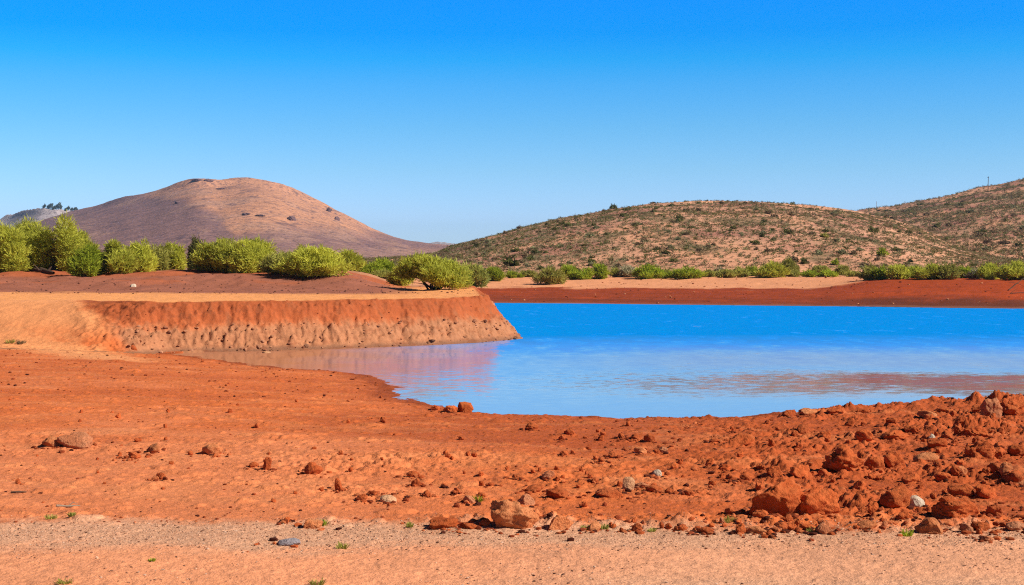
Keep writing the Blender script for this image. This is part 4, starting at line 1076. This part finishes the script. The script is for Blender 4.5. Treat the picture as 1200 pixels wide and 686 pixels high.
# ------------------------------------------------------------------ sky, sun, camera
SUN_EL = math.radians(38); SUN_AZ = math.radians(110)       # azimuth clockwise from the viewing direction
world = bpy.data.worlds.new('World'); scene.world = world; world.use_nodes = True
nt = world.node_tree; b = NB(nt)
for n in list(nt.nodes): nt.nodes.remove(n)
wo = nt.nodes.new('ShaderNodeOutputWorld'); bg = nt.nodes.new('ShaderNodeBackground')
sky = nt.nodes.new('ShaderNodeTexSky'); sky.sky_type = 'NISHITA'; sky.sun_disc = False
sky.sun_elevation = SUN_EL; sky.sun_rotation = SUN_AZ
sky.air_density = 1.0; sky.dust_density = 0.3; sky.ozone_density = 2.0; sky.altitude = 600
tc = nt.nodes.new('ShaderNodeTexCoord'); sp = nt.nodes.new('ShaderNodeSeparateXYZ'); nt.links.new(tc.outputs['Generated'], sp.inputs[0])
ramp = nt.nodes.new('ShaderNodeValToRGB'); nt.links.new(b.mapr(sp.outputs[2], -0.02, 0.38, 0, 1), ramp.inputs[0])
SKY_STOPS = [(0.0, (.66, .89, 1.42)), (0.1334, (0.6477, 0.8665, 1.397)), (0.2165, (0.4777, 0.7851, 1.1488)), (0.2916, (0.3174, 0.7334, 1.1053)), (0.366, (0.1675, 0.6964, 1.1603)), (0.4103, (0.046, 0.6712, 1.1959)), (0.4542, (0.0003, 0.5991, 1.2619)), (0.5093, (0.0001, 0.5994, 1.3526)), (0.62, (.0, .58, 1.3)), (0.82, (.0, .34, .9)), (1.0, (.08, .16, .26))]
cr = ramp.color_ramp
while len(cr.elements) < len(SKY_STOPS): cr.elements.new(.5)
for e, (p, c) in zip(cr.elements, SKY_STOPS): e.position = p; e.color = (*c, 1)
colr = b.mix(1.0, sky.outputs[0], ramp.outputs[0], 'MULTIPLY')
# sky behind and beside the viewer dimmed to deepen the shadows
colr = b.scale_col(colr, b.mapr(sp.outputs[1], .35, .8, .40, 1.0))
nt.links.new(colr, bg.inputs['Color']); bg.inputs['Strength'].default_value = 0.12
nt.links.new(bg.outputs[0], wo.inputs['Surface'])

sl = bpy.data.lights.new('sun', 'SUN'); sl.energy = 5.0; sl.angle = math.radians(.5); sl.color = (1.0, .94, .84)
so = bpy.data.objects.new('sun', sl); COL.objects.link(so)
dirv = Vector((math.sin(SUN_AZ) * math.cos(SUN_EL), math.cos(SUN_AZ) * math.cos(SUN_EL), math.sin(SUN_EL)))
so.rotation_euler = (-dirv).to_track_quat('-Z', 'Y').to_euler()
so.location = (30, -10, 40)

cam = bpy.data.cameras.new('camera'); cam.sensor_width = 36; cam.lens = 36 * F / 1200; cam.shift_y = -33.0 / 1200
cam.clip_start = .1; cam.clip_end = 20000
co = bpy.data.objects.new('camera', cam); COL.objects.link(co); co.location = (0, 0, CH); co.rotation_euler = (math.radians(90), 0, 0)
scene.camera = co
vs = scene.view_settings; vs.view_transform = 'Standard'; vs.look = 'None'; vs.gamma = 1; vs.exposure = 0.3; vs.use_curve_mapping = False
scene.cycles.use_denoising = False
scene.cycles.filter_width = 1.15
scene.cycles.max_bounces = 6; scene.cycles.diffuse_bounces = 2; scene.cycles.glossy_bounces = 2
